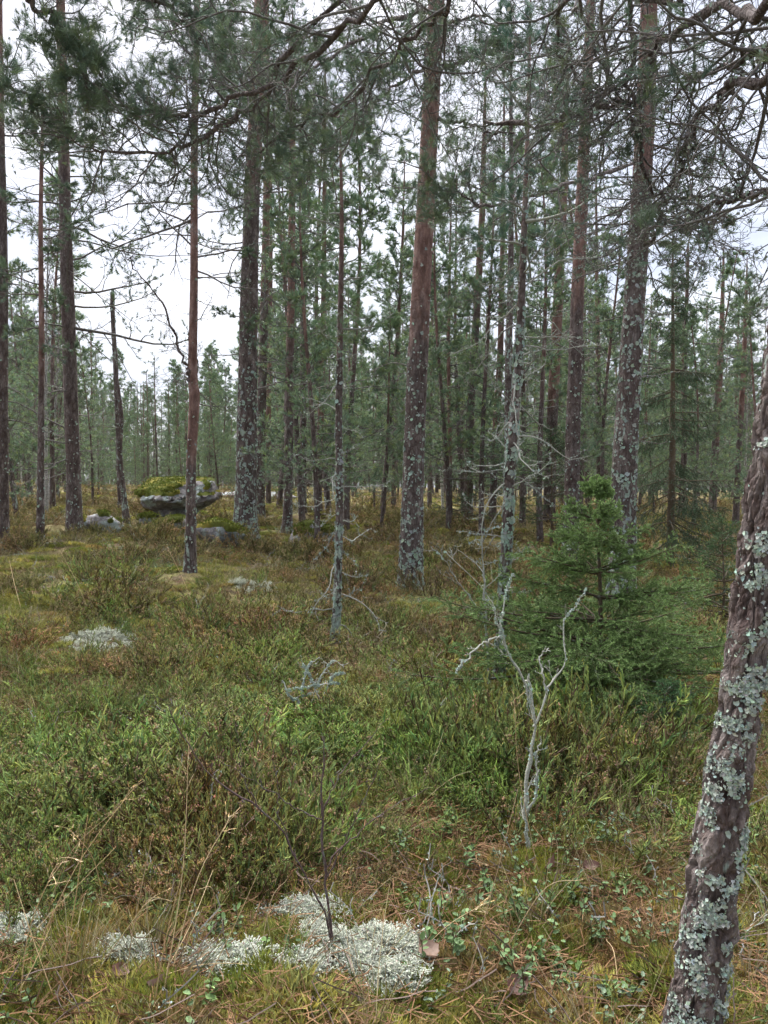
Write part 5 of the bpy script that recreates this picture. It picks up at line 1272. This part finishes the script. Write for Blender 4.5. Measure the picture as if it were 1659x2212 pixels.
stick('dead_sapling', 'forked dead sapling crusted with pale lichen in front of the little spruce', 'dead tree', [
    ([(1143, 1878, 3.15), (1140, 1820, 3.15), (1135, 1745, 3.15), (1142, 1650, 3.15), (1155, 1580, 3.15), (1148, 1500, 3.15), (1143, 1455, 3.15)], 0.020, 0.010),
    ([(1150, 1530, 3.15), (1135, 1480, 3.13), (1105, 1420, 3.1), (1082, 1370, 3.08), (1068, 1320, 3.05), (1040, 1270, 3.0), (960, 1190, 2.95)], 0.011, 0.0025),
    ([(1082, 1375, 3.08), (1050, 1385, 3.05), (1015, 1415, 3.0), (985, 1452, 2.97)], 0.009, 0.005),
    ([(1152, 1570, 3.15), (1178, 1510, 3.17), (1190, 1470, 3.2), (1220, 1430, 3.22), (1218, 1340, 3.25), (1240, 1310, 3.27), (1268, 1270, 3.3)], 0.010, 0.0025),
    ([(1180, 1500, 3.17), (1172, 1450, 3.18), (1165, 1420, 3.2), (1185, 1400, 3.22)], 0.008, 0.004),
    ([(1140, 1760, 3.14), (1160, 1700, 3.1), (1158, 1640, 3.1), (1168, 1600, 3.1)], 0.010, 0.006),
    ([(1082, 1372, 3.08), (1085, 1340, 3.08), (1090, 1290, 3.1), (1110, 1240, 3.1)], 0.007, 0.003)], r, 1.5, twigs=6, side=0.15, col=(0.36, 0.365, 0.31))
stick('birch_sapling', 'bare dark birch sapling with thin spreading twigs at the bottom centre', 'birch tree', [
    ([(722, 2150, 2.45), (718, 2060, 2.45), (712, 1980, 2.45), (704, 1900, 2.45), (697, 1820, 2.45), (695, 1700, 2.45), (700, 1590, 2.45)], 0.015, 0.004),
    ([(716, 2030, 2.45), (690, 1950, 2.42), (640, 1860, 2.4), (590, 1770, 2.38), (520, 1720, 2.36), (450, 1670, 2.34), (400, 1600, 2.32), (365, 1530, 2.3)], 0.008, 0.002),
    ([(696, 1770, 2.45), (640, 1750, 2.43), (570, 1700, 2.42), (470, 1640, 2.4)], 0.005, 0.002),
    ([(696, 1760, 2.45), (720, 1700, 2.48), (760, 1640, 2.5), (835, 1555, 2.53)], 0.005, 0.002),
    ([(704, 1900, 2.45), (760, 1790, 2.4), (800, 1700, 2.38), (830, 1620, 2.36)], 0.005, 0.0018),
    ([(700, 1880, 2.45), (770, 1800, 2.5), (860, 1740, 2.55), (930, 1700, 2.6)], 0.0045, 0.0018),
    ([(640, 1850, 2.4), (605, 1760, 2.4), (600, 1700, 2.4), (588, 1640, 2.4)], 0.004, 0.0018),
    ([(560, 1745, 2.37), (525, 1680, 2.37), (518, 1620, 2.38), (510, 1570, 2.38)], 0.004, 0.0018)], r, 0.0, col=(0.10, 0.07, 0.066), twigs=2, side=0.12)
stick('fallen_branch', 'arching dead branch furred with white lichen below the slim sapling', 'branch', [
    ([(670, 1545, 5.0), (680, 1490, 5.0), (700, 1450, 5.0), (722, 1428, 5.0), (742, 1440, 5.0)], 0.010, 0.006),
    ([(625, 1490, 4.9), (660, 1485, 4.9), (700, 1478, 4.95), (735, 1475, 5.0)], 0.009, 0.005),
    ([(690, 1510, 5.0), (670, 1460, 5.0), (655, 1435, 5.0)], 0.008, 0.005),
    ([(610, 1470, 4.9), (630, 1510, 4.9), (660, 1500, 4.9), (690, 1495, 4.9)], 0.008, 0.004),
    ([(700, 1500, 5.0), (720, 1460, 5.0), (745, 1455, 5.0)], 0.007, 0.004),
    ([(640, 1530, 4.9), (650, 1500, 4.9), (665, 1440, 4.95), (690, 1420, 5.0)], 0.006, 0.003)], r, 2.6, twigs=3, flake=0.013, col=(0.42, 0.43, 0.39))
stick('fallen_branch', 'grey lichened branch lying on the moss at the left of the clearing', 'branch', [
    ([(50, 1312, 9.9), (100, 1305, 9.95), (150, 1292, 10.0), (185, 1285, 10.0)], 0.05, 0.02), ([(90, 1300, 9.95), (120, 1322, 9.8), (160, 1318, 9.8)], 0.03, 0.015), ([(70, 1308, 9.9), (95, 1290, 9.95), (130, 1290, 9.95)], 0.03, 0.015)], r, 1.2, twigs=5, flake=0.03)
stick('fallen_branch', 'white lichened twig in the heather left of the forked dead sapling', 'branch', [
    ([(900, 1580, 4.7), (930, 1562, 4.75), (955, 1550, 4.8), (985, 1535, 4.85)], 0.012, 0.006), ([(925, 1565, 4.75), (945, 1535, 4.75), (960, 1510, 4.8)], 0.009, 0.004)], r, 1.3, twigs=4, flake=0.013)
stick('fallen_branch', 'brown twig lying over the white lichen at the bottom centre', 'branch', [
    ([(700, 2160, 2.35), (760, 2170, 2.34), (830, 2135, 2.36), (920, 2090, 2.42), (1010, 2040, 2.5)], 0.008, 0.004)], r, 0.05, col=(0.10, 0.075, 0.065), twigs=5)
stick('fallen_branch', 'crooked white lichen twig on the rusty needles in front of the forked sapling', 'branch', [
    ([(980, 2010, 2.75), (1000, 1985, 2.78), (1020, 1960, 2.8), (1010, 1940, 2.8)], 0.007, 0.004), ([(1000, 1985, 2.78), (985, 1960, 2.75), (990, 1945, 2.75)], 0.006, 0.003)], r, 1.0, twigs=2, flake=0.008)
stick('fallen_branch', 'curled grey lichen twig lying right of the forked sapling', 'branch', [
    ([(1290, 1860, 3.1), (1285, 1890, 3.05), (1310, 1915, 3.0), (1350, 1900, 3.05), (1420, 1895, 3.1)], 0.008, 0.004)], r, 0.8, twigs=3, flake=0.008)
stick('fallen_branch', 'bleached heather root twisting above the litter at lower left', 'branch', [
    ([(285, 1960, 2.75), (300, 1900, 2.8), (340, 1885, 2.85), (375, 1870, 2.9), (365, 1850, 2.9)], 0.006, 0.003), ([(300, 1905, 2.8), (330, 1870, 2.85), (300, 1840, 2.9)], 0.005, 0.003)], r, 0.1, col=(0.33, 0.30, 0.29), twigs=4)
stick('fallen_branch', 'forked grey twig with lichen at the foot of the leaning pine', 'branch', [
    ([(1620, 2150, 2.3), (1600, 2080, 2.4), (1610, 2020, 2.5), (1640, 1970, 2.6)], 0.008, 0.004), ([(1605, 2100, 2.35), (1575, 2070, 2.4), (1570, 2030, 2.45)], 0.007, 0.003), ([(1590, 2140, 2.3), (1630, 2190, 2.2), (1659, 2205, 2.15)], 0.012, 0.008)], r, 1.0, twigs=3, flake=0.009)
stick('dead_sapling', 'thin lichened dead stem beside the base of the young lichened pine', 'dead tree', [
    ([(1058, 1480, 5.6), (1050, 1350, 5.6), (1045, 1250, 5.6), (1042, 1160, 5.6)], 0.02, 0.009), ([(1050, 1340, 5.6), (1000, 1270, 5.5), (960, 1210, 5.4), (930, 1180, 5.35)], 0.010, 0.004)], r, 1.1, twigs=6, flake=0.012)

MARKS = [(60, 2080, 'in the lower left corner'), (260, 2150, 'at the bottom left'), (420, 2150, 'at the bottom left of the white lichen'), (600, 2120, 'just left of the large white lichen'), (740, 2060, 'by the large white lichen'), (930, 2100, 'right of the large white lichen'),
         (1143, 1870, 'at the foot of the forked dead sapling'), (1150, 2150, 'at the bottom right centre'), (1400, 2100, 'left of the foot of the leaning pine'), (1620, 1850, 'right of the leaning pine'), (1290, 1560, 'under the little spruce'), (420, 1300, 'before the slender orange pine'),
         (60, 1300, 'on the moss at the left'), (300, 1850, 'in the green heather at left'), (90, 1850, 'in the heather at the left edge'), (520, 1800, 'left of the birch sapling stem'), (700, 1850, 'among the birch sapling twigs'), (900, 1800, 'between birch sapling and dead sapling'), (1300, 1850, 'right of the forked dead sapling'), (1250, 2000, 'on the rusty needles at right'), (1050, 1980, 'on the rusty needles at centre right')]
def mark(x, y): return min(MARKS, key=lambda q: (q[0] - x) ** 2 + (q[1] - y) ** 2)[2]
# long dry grass stalks: each stands on its own
STALK = [(40, 2250, 130, 1850), (120, 2260, 190, 1760), (-20, 1900, 120, 2180), (60, 2100, 290, 1700), (130, 2200, 30, 1900), (330, 2240, 400, 1860), (345, 2260, 408, 1600), (260, 2240, 330, 1800), (300, 2200, 460, 1880), (360, 2150, 500, 1760),
         (20, 2080, 250, 1830), (90, 2020, 260, 1740), (180, 2160, 330, 1930), (420, 2180, 560, 1880), (10, 2230, 110, 2000), (230, 1990, 150, 1790), (470, 2030, 430, 1920), (560, 2230, 640, 1950), (860, 2120, 1050, 1950), (990, 2200, 1120, 1700),
         (1080, 2080, 1260, 1900), (1010, 1870, 1290, 2010), (1290, 2260, 1330, 2050), (1340, 2250, 1310, 2030), (1170, 1920, 1110, 1500), (1320, 1780, 1255, 1560), (1450, 1700, 1390, 1500), (1150, 1800, 1420, 1830), (1240, 1950, 1280, 1780),
         (1625, 1750, 1560, 1480), (1655, 1900, 1600, 1790), (50, 1330, 20, 1210), (200, 1350, 130, 1190), (420, 1330, 360, 1180), (480, 1330, 590, 1250), (330, 1330, 230, 1220), (170, 2230, 640, 2175), (900, 2060, 1000, 1870), (560, 2080, 620, 1900)]
for i, (x0, y0, x1, y1) in enumerate(STALK):
    if y0 < y1: x0, y0, x1, y1 = x1, y1, x0, y0
    yy = min(max(y0, 1300), 2200)
    c, d = on_ground(x0, yy)
    e = P(x1, y1, d * (1 + 0.10 * r.normal()))
    if e[2] < c[2] + 0.02: e[2] = c[2] + 0.05
    mid = (c + e) / 2 + np.array([0.03, 0.02, 0.06]) * r.normal(size=3) * 0.6 + np.array([0, 0, 0.02])
    q = spline([c - np.array([0, 0, 0.02]), mid, e], 14); w = 0.0011 * (1 + 0.25 * max(0, d - 3))
    mbs = MB(); colr = np.array((0.55, 0.42, 0.25)) * (0.7 + 0.5 * r.random())
    tubes(mbs, q, np.linspace(w, w * 0.6, 14) * 1.35, 4, colr)
    if i % 3 == 0:      # a loose seed head
        S, D, t, _ = spawn(q[None], 9, 0.8, 1.0, 0.5, r, 1.0)
        Pn = walk(S, D, 0.03 + 0.04 * r.random(9), 3, 0.1, -0.05, r); tubes(mbs, Pn, np.full(Pn.shape[:2], 0.0006), 3, colr)
        needles(mbs, Pn[:, -1], Pn[:, -1] - Pn[:, -2], 3, 0.014, 0.003, 0.3, r, colr * 1.2)
    o = tag(link('grass_stalk', mbs.mesh('grass_stalk', M_STRAW, True, c), None, c), None, 'grass stalk', 'long dry grass stalks in the clearing')
    o['label'] = ('tall ' if y0 - y1 > 250 else 'short ') + ('dry grass stalk with seed head ' if i % 3 == 0 else 'bare dry grass stalk ') + mark(x0, yy)

# lingonberry plants large enough to pick out near the viewer
SPOT = [(560, 2100), (640, 2105), (665, 2170), (500, 1780), (640, 1800), (60, 1945), (100, 2140), (460, 2065), (455, 2210), (1220, 1960), (1265, 2040), (1170, 2000), (1130, 2110), (1125, 2025), (1345, 1950), (1300, 2070), (880, 1990), (1020, 1905), (1180, 1810),
        (1280, 1790), (1330, 1850), (1140, 2180), (1240, 2150), (1330, 2200), (1120, 1900), (870, 1870), (930, 1750), (300, 1985), (560, 1870), (1060, 1960), (140, 1995)]
LM = [lingon_clump(2200 + i, 2 + i % 3, ((0.14, 0.23, 0.075), (0.10, 0.17, 0.06), (0.17, 0.26, 0.09), (0.08, 0.14, 0.055))[i % 4], 0.021, 0.09) for i in range(6)]
for i, (a, b) in enumerate(SPOT):
    c, d = on_ground(a, b)
    o = tag(link('lingonberry_plant', LM[i % 6], None, c), ('pale green', 'green', 'bright green', 'dark green')[(i % 6) % 4] + ' lingonberry plant ' + mark(a, b), 'plant', 'lingonberry plants near the viewer')
    o.rotation_euler = (0, 0, r.random() * 6.28); s = 0.9 + 0.4 * r.random(); o.scale = (s, s, s)

# fallen birch leaves and bark flakes
def dry_leaf(seed, size=0.05, col=(0.19, 0.125, 0.105)):
    r_ = rs(seed); mb = MB(); n = 9
    u = np.linspace(0, 1, n); wv = np.sin(math.pi * u ** 0.8) * 0.40 * (1 - 0.15 * u)
    V, Q = [], []
    for i in range(n):
        for j, s in enumerate((-1, -0.5, 0, 0.5, 1)):
            V.append((u[i] * size, s * wv[i] * size * (1 + 0.08 * r_.normal()), size * (0.22 * abs(s) ** 1.5 + 0.10 * math.sin(3 * u[i] + seed) + 0.03 * r_.normal())))
    for i in range(n - 1):
        for j in range(4): Q.append((i * 5 + j, i * 5 + j + 1, i * 5 + 6 + j, i * 5 + 5 + j))
    mb.add(np.array(V), quads=Q, col=np.asarray(col))
    st = np.array([[0.02 * size, 0, 0], [-0.2 * size, 0, 0.05 * size], [-0.4 * size, 0.05 * size, 0.1 * size]]); tubes(mb, st, [0.0008] * 3, 3, np.asarray(col) * 0.7)
    return mb.mesh('dry_leaf', M_LEAF, True)
LEAFM = [dry_leaf(2300 + i, 0.05 + 0.006 * i, ((0.20, 0.13, 0.115), (0.155, 0.085, 0.07), (0.24, 0.165, 0.13))[i % 3]) for i in range(5)]
for i, (a, b) in enumerate([(90, 1945), (70, 1960), (365, 1800), (355, 2160), (1218, 1945), (1050, 2100), (1260, 1910), (545, 1890), (590, 1760), (1190, 1890), (820, 1910), (250, 2170), (940, 2120), (1380, 2010), (720, 1790), (960, 2000), (1100, 2200), (1150, 1770)]):
    c, d = on_ground(a, b, 0.035)
    o = tag(link('dry_leaf', LEAFM[i % 5], None, c), ('pinkish brown', 'dark brown', 'light brown')[(i % 5) % 3] + ' curled fallen leaf ' + mark(a, b), 'leaf', 'fallen brown leaves')
    o.rotation_euler = (0.5 * r.normal() + 0.3, 0.4 * r.normal(), r.random() * 6.28); s = 1.0 + 0.6 * r.random(); o.scale = (s, s, s)
print('objects', len(bpy.data.objects), 'tris', sum(len(m.loops) - 2 * len(m.polygons) for m in bpy.data.meshes))
